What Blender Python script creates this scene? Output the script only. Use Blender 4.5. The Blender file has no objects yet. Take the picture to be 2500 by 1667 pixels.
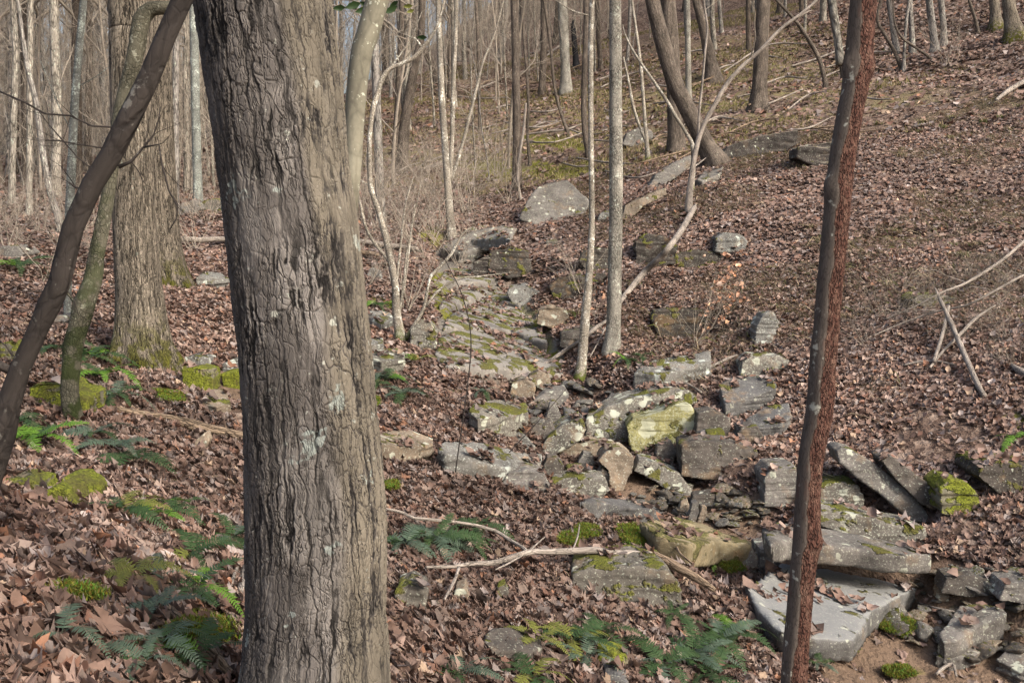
import bpy, bmesh, math, random
import numpy as np
from mathutils import Vector, Matrix
random.seed(7)
RNG = np.random.default_rng(11)
R = math.radians
scene = bpy.context.scene
col = scene.collection

# ------------------------------------------------------------------ camera, sky, sun, exposure
F, CX, CY = 2400.0, 1250.0, 833.5
PITCH = math.atan((CY - 500) / F)
CAMZ = 1.6
cd = bpy.data.cameras.new('camera'); cam = bpy.data.objects.new('camera', cd); col.objects.link(cam)
cam.location = (0, 0, CAMZ); cam.rotation_euler = (math.pi / 2 - PITCH, 0, 0)
cd.sensor_width = 36; cd.lens = 36 * F / 2500; cd.clip_start = 0.05; cd.clip_end = 2000
scene.camera = cam
SUN_EL, SUN_AZ = R(40), R(128)          # azimuth clockwise from +Y (the view direction): sun to the right, a little behind
w = bpy.data.worlds.new('World'); scene.world = w; w.use_nodes = True
nt = w.node_tree
sky = nt.nodes.new('ShaderNodeTexSky'); sky.sky_type = 'NISHITA'; sky.sun_disc = False
sky.sun_elevation = SUN_EL; sky.sun_rotation = SUN_AZ; sky.dust_density = 7.0; sky.air_density = 1.0; sky.ozone_density = 0.7
bg = nt.nodes['Background']; bg.inputs[1].default_value = 0.15
nt.links.new(sky.outputs[0], bg.inputs[0])
sd = bpy.data.lights.new('sun', 'SUN'); sun = bpy.data.objects.new('sun', sd); col.objects.link(sun)
sd.energy = 2.0; sd.angle = R(5.0); sd.color = (1.0, 0.94, 0.87)
sv = Vector((math.sin(SUN_AZ) * math.cos(SUN_EL), math.cos(SUN_AZ) * math.cos(SUN_EL), math.sin(SUN_EL)))
sun.rotation_euler = sv.to_track_quat('Z', 'Y').to_euler()
scene.view_settings.view_transform = 'Standard'; scene.view_settings.look = 'None'
scene.view_settings.exposure = 0.93; scene.view_settings.gamma = 1

# ------------------------------------------------------------------ noise (numpy value noise)
def _hash(ix, iy, iz):
    h = (ix.astype(np.int64) * 374761393 + iy.astype(np.int64) * 668265263 + iz.astype(np.int64) * 2147483647) & 0xffffffff
    h = ((h ^ (h >> 13)) * 1274126177) & 0xffffffff
    h = (h ^ (h >> 16)) & 0xffffffff
    return h / 4294967295.0
def vnoise(x, y, z=None):
    x = np.asarray(x, float); y = np.asarray(y, float)
    z = np.zeros_like(x) if z is None else np.asarray(z, float)
    ix, iy, iz = np.floor(x), np.floor(y), np.floor(z)
    fx, fy, fz = x - ix, y - iy, z - iz
    fx, fy, fz = [f * f * (3 - 2 * f) for f in (fx, fy, fz)]
    r = 0
    for a in (0, 1):
        for b in (0, 1):
            for c in (0, 1):
                r = r + _hash(ix + a, iy + b, iz + c) * (fx if a else 1 - fx) * (fy if b else 1 - fy) * (fz if c else 1 - fz)
    return r * 2 - 1
def fbm(x, y, z=None, o=4):
    s = 0; a = 0.5
    for k in range(o):
        m = 2.03 ** k
        s = s + a * vnoise(np.asarray(x) * m + 17 * k, np.asarray(y) * m - 9 * k, None if z is None else np.asarray(z) * m + 5 * k)
        a *= 0.5
    return s

# ------------------------------------------------------------------ pixels of the photo (2500 x 1667) <-> world
cp, sp_ = math.cos(PITCH), math.sin(PITCH)
def P(px, py, d):
    u, v = (px - CX) / F, (CY - py) / F
    return np.array([u * d, d * (cp + v * sp_), CAMZ + d * (-sp_ + v * cp)])
def project(x, y, z):
    z = z - CAMZ
    d = y * cp - z * sp_
    v = y * sp_ + z * cp
    d = np.where(d < 0.05, 0.05, d)
    return CX + F * x / d, CY - F * v / d, d

# ground control: photo row -> [(px, depth m)...]
CTRL = {
 1667: [(0, 2.25), (300, 2.45), (600, 2.9), (900, 3.7), (1250, 4.5), (1600, 5.0), (1900, 5.5), (2200, 5.9), (2500, 6.0)],
 1400: [(0, 3.2), (300, 3.5), (550, 4.1), (900, 5.2), (1250, 6.0), (1600, 6.5), (2000, 6.9), (2300, 7.15), (2500, 7.2)],
 1200: [(0, 4.4), (300, 4.9), (550, 5.6), (950, 6.8), (1300, 7.8), (1650, 8.3), (2000, 8.5), (2300, 8.3), (2500, 8.0)],
 1000: [(0, 6.0), (200, 6.5), (500, 7.5), (950, 8.9), (1250, 9.9), (1600, 10.3), (1900, 10.2), (2200, 9.7), (2500, 9.1)],
 850: [(0, 7.6), (365, 8.6), (500, 9.2), (950, 10.9), (1250, 12.2), (1500, 12.2), (1800, 11.9), (2100, 11.2), (2500, 10.3)],
 700: [(0, 10.2), (450, 12.3), (950, 14.3), (1250, 16.3), (1500, 15.3), (1800, 14.4), (2100, 13.3), (2500, 12.0)],
 600: [(0, 14), (450, 16.3), (950, 18.3), (1200, 20), (1400, 19.2), (1600, 17.8), (1900, 16.6), (2200, 15.3), (2500, 14.2)],
 500: [(0, 22), (450, 24), (950, 25), (1200, 26), (1450, 22.5), (1750, 20), (2100, 18.5), (2500, 17)],
 400: [(950, 34), (1300, 32), (1600, 26), (1800, 23.5), (2100, 21.5), (2500, 20)],
 300: [(950, 41), (1300, 38.5), (1700, 31), (2000, 27.5), (2500, 23.5)],
 200: [(1000, 58), (1300, 50), (1700, 40), (2000, 34), (2500, 28)],
 100: [(1350, 68), (1700, 53), (2000, 43), (2500, 34)],
 0: [(1700, 68), (2000, 53), (2500, 41)],
}
pts = []
for row, l in CTRL.items():
    for px, d in l: pts.append(P(px, row, d))
for e in [(-4, -6, 0.9), (0, -8, 0.4), (6, -6, 0.0), (-9, 2, 1.2), (8, 2, .6), (14, 10, 3.0), (-12, 12, 1.0), (0, 0.3, 0.0), (-2, 0.4, 0.45), (2, 1.2, -0.65),
          (-30, 40, 3.0), (-45, 80, 5.5), (-20, 110, 11), (10, 120, 34), (40, 80, 28), (35, 40, 20), (-12, 40, 2.8), (-18, 62, 6.0), (5, 85, 18),
          (-30, 20, 3), (25, 20, 9), (-60, 40, 7), (60, 50, 30), (-80, 110, 10), (60, 115, 38), (-20, -20, 3), (20, -20, 3)]:
    pts.append(np.array(e))
pts = np.array(pts)
def _u(r2): return 0.5 * r2 * np.log(np.maximum(r2, 1e-9))
NCP = len(pts)
K = _u(((pts[:, None, :2] - pts[None, :, :2]) ** 2).sum(-1)) + np.eye(NCP) * 0.15
Pm = np.c_[np.ones(NCP), pts[:, :2]]
A = np.block([[K, Pm], [Pm.T, np.zeros((3, 3))]])
W = np.linalg.solve(A, np.r_[pts[:, 2], np.zeros(3)])
CREEK = np.array([P(px, py, d)[:2] for px, py, d in [(1130, 590, 20.5), (1150, 640, 18.3), (1190, 690, 16.4), (1240, 780, 13.8), (1310, 880, 11.7), (1400, 960, 10.5), (1530, 1120, 8.7), (1700, 1235, 7.9), (1900, 1330, 7.3), (2180, 1440, 6.8), (2420, 1600, 6.2), (2700, 1800, 5.6)]])
PITS = [(*P(px, py, d)[:2], rx, ry, dp) for px, py, d, rx, ry, dp in [(2090, 1372, 7.45, .62, .22, .38), (2150, 1235, 8.2, .45, .3, .35), (1600, 1195, 8.6, .22, .2, .25), (1290, 655, 17.3, .5, .6, .5), (1310, 745, 14.8, .5, .5, .35), (1670, 800, 13.0, .6, .5, .4), (1380, 725, 15.2, .6, .5, .3), (1700, 648, 16.4, .8, .5, .3)]]
def creek_dist(x, y):
    best = np.full(x.shape, 1e9)
    for a, b in zip(CREEK[:-1], CREEK[1:]):
        ab = b - a; t = np.clip(((x - a[0]) * ab[0] + (y - a[1]) * ab[1]) / (ab @ ab), 0, 1)
        best = np.minimum(best, np.hypot(x - a[0] - t * ab[0], y - a[1] - t * ab[1]))
    return best
def H(x, y, detail=True):
    x = np.asarray(x, float); y = np.asarray(y, float); sh = x.shape
    x = x.ravel(); y = y.ravel(); out = np.empty(len(x))
    cx = np.clip(x, -75, 60); cy = np.clip(y, -20, 118)
    for s in range(0, len(x), 20000):
        a, b = cx[s:s + 20000], cy[s:s + 20000]
        r2 = (a[:, None] - pts[None, :, 0]) ** 2 + (b[:, None] - pts[None, :, 1]) ** 2
        out[s:s + 20000] = _u(r2) @ W[:NCP] + W[NCP] + W[NCP + 1] * a + W[NCP + 2] * b
    over = np.hypot(x - cx, y - cy)
    out += np.minimum(over, 250) * 0.10
    if detail:
        r = np.hypot(x, y)
        out += fbm(x * 0.9, y * 0.9, o=4) * 0.10 * np.clip(r / 10, 0.35, 1.6)
        out += fbm(x * 5, y * 5, o=3) * 0.03
        cdist = creek_dist(x, y) + fbm(x * 1.7, y * 1.7, o=2) * .5
        for (qx, qy, rx, ry, dp) in PITS: out -= dp * np.exp(-(((x - qx) / rx) ** 2 + ((y - qy) / ry) ** 2) ** 2)
        tt = np.clip((cdist - .45) / .55, 0, 1); out -= 0.30 * (1 - tt * tt * (3 - 2 * tt))
        out += fbm(x * .12, y * .12, o=3) * np.clip((r - 15) / 60, 0, 1) * 2.2
    return out.reshape(sh)
TS = np.r_[np.linspace(1.0, 12, 260), np.geomspace(12.05, 160, 360)]
def hit(px, py, h=0.0):
    u, v = (px - CX) / F, (CY - py) / F
    X, Y, Z = u * TS, TS * (cp + v * sp_), CAMZ + TS * (-sp_ + v * cp)
    g = Z - H(X, Y) - h
    i = np.argmax(g < 0)
    if g[i] >= 0: i = len(TS) - 1; t = TS[i]
    elif i == 0: t = TS[0]
    else: t = TS[i - 1] + (TS[i] - TS[i - 1]) * g[i - 1] / (g[i - 1] - g[i])
    return P(px, py, t), t
def gz(x, y): return float(H(np.array([x]), np.array([y]))[0])

# ------------------------------------------------------------------ mesh helpers
class MB:
    def __init__(s): s.v = []; s.f4 = []; s.f3 = []; s.bc = []; s.c = []; s.n = 0
    def add(s, v, f4=None, f3=None, bc=None, c=None):
        v = np.asarray(v, np.float32)
        s.v.append(v)
        if f4 is not None and len(f4): s.f4.append(np.asarray(f4, np.int32) + s.n)
        if f3 is not None and len(f3): s.f3.append(np.asarray(f3, np.int32) + s.n)
        s.bc.append(np.zeros((len(v), 3), np.float32) if bc is None else np.asarray(bc, np.float32))
        s.c.append(np.ones((len(v), 4), np.float32) if c is None else np.asarray(c, np.float32))
        s.n += len(v)
    def mesh(s, name, smooth=True, origin=(0, 0, 0), bc=True, color=False):
        me = bpy.data.meshes.new(name)
        v = np.concatenate(s.v) - np.asarray(origin, np.float32)
        f4 = np.concatenate(s.f4) if s.f4 else np.zeros((0, 4), np.int32)
        f3 = np.concatenate(s.f3) if s.f3 else np.zeros((0, 3), np.int32)
        me.vertices.add(len(v)); me.vertices.foreach_set('co', v.ravel())
        me.loops.add(len(f4) * 4 + len(f3) * 3)
        me.loops.foreach_set('vertex_index', np.r_[f4.ravel(), f3.ravel()].astype(np.int32))
        me.polygons.add(len(f4) + len(f3))
        me.polygons.foreach_set('loop_start', np.r_[np.arange(len(f4)) * 4, len(f4) * 4 + np.arange(len(f3)) * 3].astype(np.int32))
        if smooth: me.polygons.foreach_set('use_smooth', np.ones(len(f4) + len(f3), bool))
        if bc:
            a = me.attributes.new('bc', 'FLOAT_VECTOR', 'POINT'); a.data.foreach_set('vector', np.concatenate(s.bc).ravel())
        if color:
            a = me.color_attributes.new('lc', 'FLOAT_COLOR', 'POINT'); a.data.foreach_set('color', np.concatenate(s.c).ravel())
        me.update(calc_edges=True)
        return me
def link(name, me, mat=None, parent=None, loc=None):
    o = bpy.data.objects.new(name, me); col.objects.link(o)
    if mat is not None and me is not None and len(me.materials) == 0: me.materials.append(mat)
    if parent is not None: o.parent = parent
    if loc is not None: o.location = loc
    return o
def tag(o, label=None, cat=None, group=None, kind=None):
    for k, v in (('label', label), ('category', cat), ('group', group), ('kind', kind)):
        if v: o[k] = v
    return o
def catmull(p, r, step):
    p = np.asarray(p, float); r = np.asarray(r, float)
    if len(p) < 2: return p, r
    q = np.vstack([2 * p[0] - p[1], p, 2 * p[-1] - p[-2]])
    op, orr = [], []
    for i in range(len(p) - 1):
        a, b, c, d = q[i:i + 4]
        k = max(1, int(math.ceil(np.linalg.norm(c - b) / step)))
        for t in np.arange(k) / k:
            op.append(0.5 * ((2 * b) + (-a + c) * t + (2 * a - 5 * b + 4 * c - d) * t * t + (-a + 3 * b - 3 * c + d) * t ** 3))
            orr.append(r[i] * (1 - t) + r[i + 1] * t)
    op.append(p[-1]); orr.append(r[-1])
    return np.array(op), np.array(orr)
def tube(mb, p, r, sides=8, step=0.15, rough=0.0, flare=0.0, cap=True, off=0.0, raw=False):
    if not raw: p, r = catmull(p, r, step)
    r = np.array(r, float); p = np.array(p, float)
    m = len(p)
    t = np.gradient(p, axis=0); t /= np.maximum(np.linalg.norm(t, axis=1, keepdims=True), 1e-9)
    ref = np.array([0, 1, 0.0]) if abs(t[0, 2]) > 0.5 else np.array([0, 0, 1.0])
    n1 = ref[None] - (t @ ref)[:, None] * t
    n1 /= np.maximum(np.linalg.norm(n1, axis=1, keepdims=True), 1e-6)
    n2 = np.cross(t, n1)
    s = np.r_[0, np.cumsum(np.linalg.norm(np.diff(p, axis=0), axis=1))]
    a = np.arange(sides) * 2 * math.pi / sides
    rr = np.repeat(r[:, None], sides, 1)
    if flare: rr = rr * (1 + flare * np.exp(-np.maximum(s[:, None] - 0.3, 0) / (r[0] * 1.3)) * (1 + 0.35 * np.sin(a[None] * 5 + off)))
    if rough:
        ca, sa = np.cos(a)[None], np.sin(a)[None]
        rr = rr * (1 + rough * fbm(ca * 1.3 + off, sa * 1.3 - off, (s / (r.mean() * 4))[:, None] + 0 * ca, o=3))
    v = p[:, None] + n1[:, None] * (np.cos(a)[None, :, None] * rr[..., None]) + n2[:, None] * (np.sin(a)[None, :, None] * rr[..., None])
    bc = np.stack([np.cos(a)[None] * rr * 1.0, np.sin(a)[None] * rr * 1.0, np.repeat(s[:, None], sides, 1) + off], -1)
    i = np.arange(m - 1)[:, None] * sides; j = np.arange(sides)[None]; jn = (j + 1) % sides
    f4 = np.stack([i + j, i + jn, i + sides + jn, i + sides + j], -1).reshape(-1, 4)
    v = v.reshape(-1, 3); bc = bc.reshape(-1, 3); f3 = None
    if cap:
        base = len(v); v = np.vstack([v, p[-1] + t[-1] * r[-1] * .4, p[0]]); bc = np.vstack([bc, [0, 0, s[-1] + off], [0, 0, off]])
        jj = np.arange(sides); k = (m - 1) * sides
        f3 = np.vstack([np.c_[k + jj, k + (jj + 1) % sides, np.full(sides, base)], np.c_[(jj + 1) % sides, jj, np.full(sides, base + 1)]])
    mb.add(v, f4, f3, bc)

def unit(v): v = np.asarray(v, float); return v / max(np.linalg.norm(v), 1e-9)
def grow(mb, p, d, L, r, lvl, maxl, rnd, tw=0.35, up=0.12, sides=5, kids=4):
    """a bare branch with its side twigs"""
    k = 5 if lvl < maxl else 3
    P0 = [np.array(p, float)]; D = unit(d); pts_ = [P0[0]]
    for i in range(k):
        D = unit(D + np.array([rnd.gauss(0, tw), rnd.gauss(0, tw), rnd.gauss(0, tw) + up]) * 0.6)
        pts_.append(pts_[-1] + D * L / k)
    rr = np.linspace(r, r * 0.35, k + 1)
    tube(mb, pts_, rr, sides=max(3, sides), cap=False, raw=True, off=rnd.random() * 9)
    if lvl < maxl:
        for i in range(kids):
            t = rnd.uniform(0.25, 1.0); j = min(k - 1, int(t * k)); q = pts_[j] + (pts_[j + 1] - pts_[j]) * (t * k - j)
            dd = pts_[j + 1] - pts_[j]; a = unit(np.cross(unit(dd), [rnd.gauss(0, 1), rnd.gauss(0, 1), rnd.gauss(0, 1)]))
            grow(mb, q, unit(dd) + a * rnd.uniform(.6, 1.2), L * rnd.uniform(.4, .65) * (1.15 - .5 * t), r * (1 - .65 * t) * .6, lvl + 1, maxl, rnd, tw, up, max(3, sides - 1), kids)

# ------------------------------------------------------------------ materials
def newmat(name, rough=0.9, spec=0.2):
    m = bpy.data.materials.new(name); m.use_nodes = True
    b = m.node_tree.nodes['Principled BSDF']; b.inputs['Roughness'].default_value = rough; b.inputs['Specular IOR Level'].default_value = spec
    return m, m.node_tree, b
class NT:
    def __init__(s, nt): s.t = nt
    def n(s, typ, **kw):
        x = s.t.nodes.new(typ)
        for k, v in kw.items(): setattr(x, k, v)
        return x
    def l(s, a, b): s.t.links.new(a, b)
    def _in(s, sock, v):
        if isinstance(v, bpy.types.NodeSocket): s.l(v, sock)
        else: sock.default_value = v
    def attr(s, name, out='Vector'): return s.n('ShaderNodeAttribute', attribute_name=name).outputs[out]
    def coord(s, which='Object'): return s.n('ShaderNodeTexCoord').outputs[which]
    def map(s, v, scale=(1, 1, 1), loc=(0, 0, 0)):
        m = s.n('ShaderNodeMapping'); s.l(v, m.inputs[0]); m.inputs['Scale'].default_value = scale; m.inputs['Location'].default_value = loc
        return m.outputs[0]
    def noise(s, v, scale=5, det=4, rough=0.55, dist=0.0, color=False):
        x = s.n('ShaderNodeTexNoise'); s.l(v, x.inputs['Vector']); x.inputs['Scale'].default_value = scale
        x.inputs['Detail'].default_value = det; x.inputs['Roughness'].default_value = rough; x.inputs['Distortion'].default_value = dist
        return x.outputs['Color' if color else 'Fac']
    def voro(s, v, scale=5, feature='F1', out='Distance', rnd=1.0, smooth=None):
        x = s.n('ShaderNodeTexVoronoi', feature=feature); s.l(v, x.inputs['Vector']); x.inputs['Scale'].default_value = scale
        x.inputs['Randomness'].default_value = rnd
        return x.outputs[out]
    def ramp(s, f, stops, interp='LINEAR'):
        x = s.n('ShaderNodeValToRGB'); s.l(f, x.inputs[0]); cr = x.color_ramp; cr.interpolation = interp
        while len(cr.elements) < len(stops): cr.elements.new(0.5)
        for e, (p_, c_) in zip(cr.elements, stops):
            e.position = p_; e.color = (c_, c_, c_, 1) if not hasattr(c_, '__len__') else (*c_[:3], 1)
        return x.outputs[0]
    def sm(s, f, a, b, lo=0.0, hi=1.0):
        x = s.n('ShaderNodeMapRange', interpolation_type='SMOOTHSTEP'); s._in(x.inputs[0], f)
        x.inputs[1].default_value = a; x.inputs[2].default_value = b; x.inputs[3].default_value = lo; x.inputs[4].default_value = hi
        return x.outputs[0]
    def math(s, op, a, b=0.0, clamp=False):
        x = s.n('ShaderNodeMath', operation=op, use_clamp=clamp); s._in(x.inputs[0], a); s._in(x.inputs[1], b); return x.outputs[0]
    def vadd(s, a, b, sc=1.0):
        x = s.n('ShaderNodeVectorMath', operation='MULTIPLY_ADD'); s._in(x.inputs[0], b); x.inputs[1].default_value = (sc,) * 3; s._in(x.inputs[2], a); return x.outputs[0]
    def mix(s, f, a, b, typ='MIX'):
        x = s.n('ShaderNodeMix', data_type='RGBA', blend_type=typ); s._in(x.inputs[0], f)
        for k, v in ((6, a), (7, b)):
            if isinstance(v, bpy.types.NodeSocket): s.l(v, x.inputs[k])
            else: x.inputs[k].default_value = (*v[:3], 1)
        return x.outputs[2]
    def bump(s, h, dist=0.01, strength=1.0):
        x = s.n('ShaderNodeBump'); s.l(h, x.inputs['Height']); x.inputs['Distance'].default_value = dist; x.inputs['Strength'].default_value = strength
        return x.outputs[0]
    def nz(s):
        g = s.n('ShaderNodeNewGeometry'); x = s.n('ShaderNodeSeparateXYZ'); s.l(g.outputs['Normal'], x.inputs[0]); return x.outputs[2]

def bark(name, dark, light, lichen=(0.42, 0.46, 0.38), la=0.58, cell=(40, 40, 9), depth=0.004, crack=(0.0, 0.16), moss=0.0, mossc=(0.10, 0.12, 0.02), disp=False, patch=None, rings=0.0, plates=.25, amin=.35, dk=.75, fiss=None, vo=.03, flank=False):
    m, t, b = newmat(name, 0.92, 0.15); g = NT(t)
    bc = g.attr('bc')
    wv = g.vadd(bc, g.noise(bc, 9, 3, color=True), 0.035)
    v1 = g.voro(g.map(wv, cell), 1, 'DISTANCE_TO_EDGE')
    v2 = g.voro(g.map(wv, (cell[0] * 2.3, cell[1] * 2.3, cell[2] * 2.6)), 1, 'DISTANCE_TO_EDGE')
    cellv = g.n('ShaderNodeSeparateColor'); g.l(g.voro(g.map(wv, cell), 1, 'F1', 'Color'), cellv.inputs[0]); plate = cellv.outputs[1]
    c1 = g.sm(v1, crack[0], crack[1]); c2 = g.sm(v2, 0, 0.14)
    if fiss:
        wf = g.vadd(bc, g.noise(bc, 16, 3, color=True), .03)
        fn = g.math('ABSOLUTE', g.math('SUBTRACT', g.noise(g.map(wf, fiss), 1, 3, .5), .5))
        fn2 = g.math('ABSOLUTE', g.math('SUBTRACT', g.noise(g.map(wf, tuple(c * 2.1 for c in fiss), (3.3, 1.7, 5.1)), 1, 3, .6), .5))
        v1 = g.math('MINIMUM', g.math('MULTIPLY', fn, 2.2), g.math('ADD', g.math('MULTIPLY', fn2, 2.4), .035))
        v1 = g.math('MINIMUM', v1, g.math('ADD', g.math('MULTIPLY', g.voro(g.map(wv, cell), 1, 'DISTANCE_TO_EDGE'), .8), vo))
        c1 = g.sm(v1, crack[0], crack[1])
    fine = g.noise(g.map(bc, (1, 1, .4)), 120, 4)
    broad = g.noise(bc, 5, 3)
    amt = g.sm(broad, 0.32, 0.62, amin, 1.0)
    h = g.math('ADD', g.math('MULTIPLY', c1, 0.75), g.math('MULTIPLY', c2, 0.25))
    h = g.math('ADD', 1.0, g.math('MULTIPLY', g.math('SUBTRACT', h, 1.0), amt))
    ht = g.math('ADD', g.math('ADD', h, g.math('MULTIPLY', g.math('MULTIPLY', plate, c1), plates)), g.math('MULTIPLY', fine, 0.35))
    ccol = g.mix(h, dark, light)
    cellc = g.voro(g.map(wv, cell), 1, 'F1', 'Color')
    ccol = g.mix(0.35, ccol, g.mix(g.math('MULTIPLY', g.noise(bc, 60, 5), 1.0), tuple(c * .45 for c in light), tuple(min(1, c * 1.6) for c in light)))
    ccol = g.mix(g.sm(cellc, 0.0, 1.0, 0, 0.35), ccol, tuple(c * 1.35 for c in light))
    if patch:
        pm = g.math('MULTIPLY', g.sm(g.noise(g.map(bc, (1, 1, .45)), 9, 4, .6), 0.50, 0.57), g.sm(h, .3, .8))
        ccol = g.mix(g.math('MULTIPLY', pm, .75), ccol, patch)
    if rings:
        rg = g.noise(g.map(bc, (3, 3, 30)), 1, 3); ccol = g.mix(g.sm(rg, .55, .66, 0, rings), ccol, tuple(c * .35 for c in light))
    if flank:      # weathered and stained, with the sunlit right flank painted paler, the shaded left darker
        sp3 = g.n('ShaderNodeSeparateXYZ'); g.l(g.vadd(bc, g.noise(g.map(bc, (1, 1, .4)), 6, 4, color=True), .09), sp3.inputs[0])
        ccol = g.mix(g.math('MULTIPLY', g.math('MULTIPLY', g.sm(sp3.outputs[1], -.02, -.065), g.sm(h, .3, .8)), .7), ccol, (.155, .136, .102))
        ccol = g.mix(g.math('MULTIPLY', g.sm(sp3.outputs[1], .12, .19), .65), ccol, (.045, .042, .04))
        big = g.sm(g.noise(bc, 6.5, 5, .6), .63, .645); ccol = g.mix(g.math('MULTIPLY', g.math('MULTIPLY', big, g.sm(g.noise(bc, 45, 4), .38, .5)), .6), ccol, (.27, .31, .285))
    lm = g.math('MULTIPLY', g.sm(g.noise(bc, 22, 5, .65), la, la + 0.05), g.sm(g.noise(bc, 4, 2), 0.48, 0.6))
    lm2 = g.sm(g.noise(g.vadd(bc, (5.3, 2.2, 9.1), 1.0), 45, 3, .6), la + .06, la + 0.1)
    ccol = g.mix(g.math('MULTIPLY', g.math('MAXIMUM', lm, g.math('MULTIPLY', lm2, .6)), g.sm(h, .2, .7)), ccol, lichen)
    if moss:
        sz = g.n('ShaderNodeSeparateXYZ'); g.l(g.coord('Object'), sz.inputs[0])
        mm = g.math('MULTIPLY', g.sm(sz.outputs[2], 0.0, moss, 1, 0), g.sm(g.noise(bc, 11, 4), .42, .55))
        ccol = g.mix(mm, ccol, mossc)
    ccol = g.mix(g.math('MULTIPLY', g.math('MULTIPLY', g.math('SUBTRACT', 1.0, g.sm(v1, crack[0], crack[1] * .6)), amt), dk), ccol, tuple(c * .45 for c in dark))
    tone = g.sm(g.noise(g.map(bc, (1, 1, .3)), 7, 4, .6), .3, .7, .68, 1.28)
    tc = g.n('ShaderNodeCombineColor'); [g.l(tone, tc.inputs[k]) for k in range(3)]
    ccol = g.mix(1.0, ccol, tc.outputs[0], 'MULTIPLY')
    g.l(ccol, b.inputs['Base Color'])
    if disp:
        m.displacement_method = 'BOTH'
        dn = g.n('ShaderNodeDisplacement'); g.l(ht, dn.inputs['Height']); dn.inputs['Scale'].default_value = depth; dn.inputs['Midlevel'].default_value = 1.0
        g.l(dn.outputs[0], t.nodes['Material Output'].inputs['Displacement'])
    else:
        g.l(g.bump(ht, depth), b.inputs['Normal'])
    return m

def rockmat(name, base, lichen=0.5, moss=0.0, lc=(0.40, 0.42, 0.34), mossc=(0.12, 0.13, 0.018), ochre=0.2, top=None, strata=0.5):
    m, t, b = newmat(name, 0.85, 0.25); g = NT(t)
    co = g.coord('Object')
    inf = g.n('ShaderNodeObjectInfo'); co = g.vadd(co, inf.outputs['Random'], 37.0)
    n1 = g.noise(co, 3.5, 5, .6); n2 = g.noise(co, 28, 5, .65); n3 = g.noise(g.map(g.vadd(co, g.noise(co, 4, 3, color=True), .12), (3, 3, 20)), 1, 5, .65)
    cb = g.mix(g.sm(n1, .3, .7), tuple(c * .6 for c in base), tuple(c * 1.35 for c in base))
    cb = g.mix(g.sm(n2, .35, .65, 0, .5), cb, tuple(c * .45 for c in base))
    cb = g.mix(g.sm(n3, .5, .62, 0, .35 * strata), cb, tuple(c * .5 for c in base))
    cb = g.mix(g.sm(g.noise(co, 5, 3), .55, .7, 0, ochre), cb, (0.30, 0.19, 0.09))
    nz = g.nz()
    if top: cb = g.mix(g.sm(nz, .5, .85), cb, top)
    if lichen:
        wv = g.vadd(co, g.noise(co, 14, 3, color=True), .12)
        l1 = g.sm(g.voro(wv, 7), .42 * lichen + .06, .42 * lichen + .02)
        l1 = g.math('MULTIPLY', l1, g.sm(g.noise(co, 2.6, 2), .5 - .2 * lichen, .6 - .2 * lichen))
        l2 = g.math('MULTIPLY', g.sm(g.noise(co, 60, 4), .62 - .1 * lichen, .68 - .1 * lichen), .6)
        lm = g.math('MULTIPLY', g.math('MAXIMUM', l1, l2), g.sm(nz, -.5, .3, .45, 1))
        cb = g.mix(g.math('MULTIPLY', lm, .85), cb, g.mix(g.noise(co, 6, 2), tuple(c * .7 for c in lc), tuple(min(1, c * 1.25) for c in lc)))
    hgt = g.math('ADD', g.math('ADD', g.math('MULTIPLY', n2, .6), g.math('MULTIPLY', n3, .7 * strata)), g.math('MULTIPLY', g.noise(co, 110, 3), .25))
    nrm = g.bump(hgt, 0.012, 0.8)
    if moss:
        mn = g.math('ADD', g.noise(co, 4.5, 4, .6), g.math('MULTIPLY', nz, .12))
        mm = g.sm(mn, .72 - .34 * moss, .78 - .34 * moss)
        mc = g.mix(g.sm(g.noise(co, 70, 5, .7), .3, .7), tuple(c * .22 for c in mossc), tuple(c * 1.6 for c in mossc)); mc = g.mix(g.sm(g.noise(co, 9, 3), .45, .65, 0, .6), mc, (.085, .07, .03))
        cb = g.mix(mm, cb, mc)
        hgt = g.math('ADD', hgt, g.math('MULTIPLY', mm, g.math('ADD', 1.0, g.math('MULTIPLY', g.noise(co, 140, 3), 1.5))))
        nrm = g.bump(hgt, 0.014, 0.9)
    g.l(cb, b.inputs['Base Color']); g.l(nrm, b.inputs['Normal'])
    return m

M = {}
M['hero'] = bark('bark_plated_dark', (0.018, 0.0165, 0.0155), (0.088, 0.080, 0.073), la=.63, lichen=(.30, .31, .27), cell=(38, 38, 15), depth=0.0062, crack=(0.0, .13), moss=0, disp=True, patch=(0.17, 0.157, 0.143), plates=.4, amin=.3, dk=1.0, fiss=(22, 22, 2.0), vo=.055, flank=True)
M['oak'] = bark('bark_ridged_oak', (0.04, 0.034, 0.026), (0.29, 0.25, 0.195), cell=(40, 40, 9), depth=0.016, crack=(0, .20), moss=0.55, la=.62, amin=.85, dk=1.0, fiss=(30, 30, 2.6), vo=.07, mossc=(.13, .13, .02))
M['grey'] = bark('bark_grey_fine', (0.09, 0.083, 0.07), (0.25, 0.235, 0.20), cell=(60, 60, 20), depth=0.005, la=.55, crack=(0, .25), lichen=(.5, .53, .45))
M['pale'] = bark('bark_pale_sapling', (0.085, 0.075, 0.06), (0.24, 0.215, 0.175), cell=(40, 40, 40), depth=0.003, la=.52, lichen=(.6, .6, .53), moss=.25, rings=.5)
M['brown'] = bark('bark_brown', (0.05, 0.042, 0.035), (0.18, 0.15, 0.122), cell=(40, 40, 10), depth=0.012, crack=(0, .25), la=.62, fiss=(22, 22, 2), amin=.7)
M['smooth'] = bark('bark_smooth_greenish', (0.10, 0.094, 0.072), (0.175, 0.165, 0.125), cell=(14, 14, 8), depth=0.0012, plates=0, dk=.08, la=.60, lichen=(.5, .52, .42))
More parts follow.
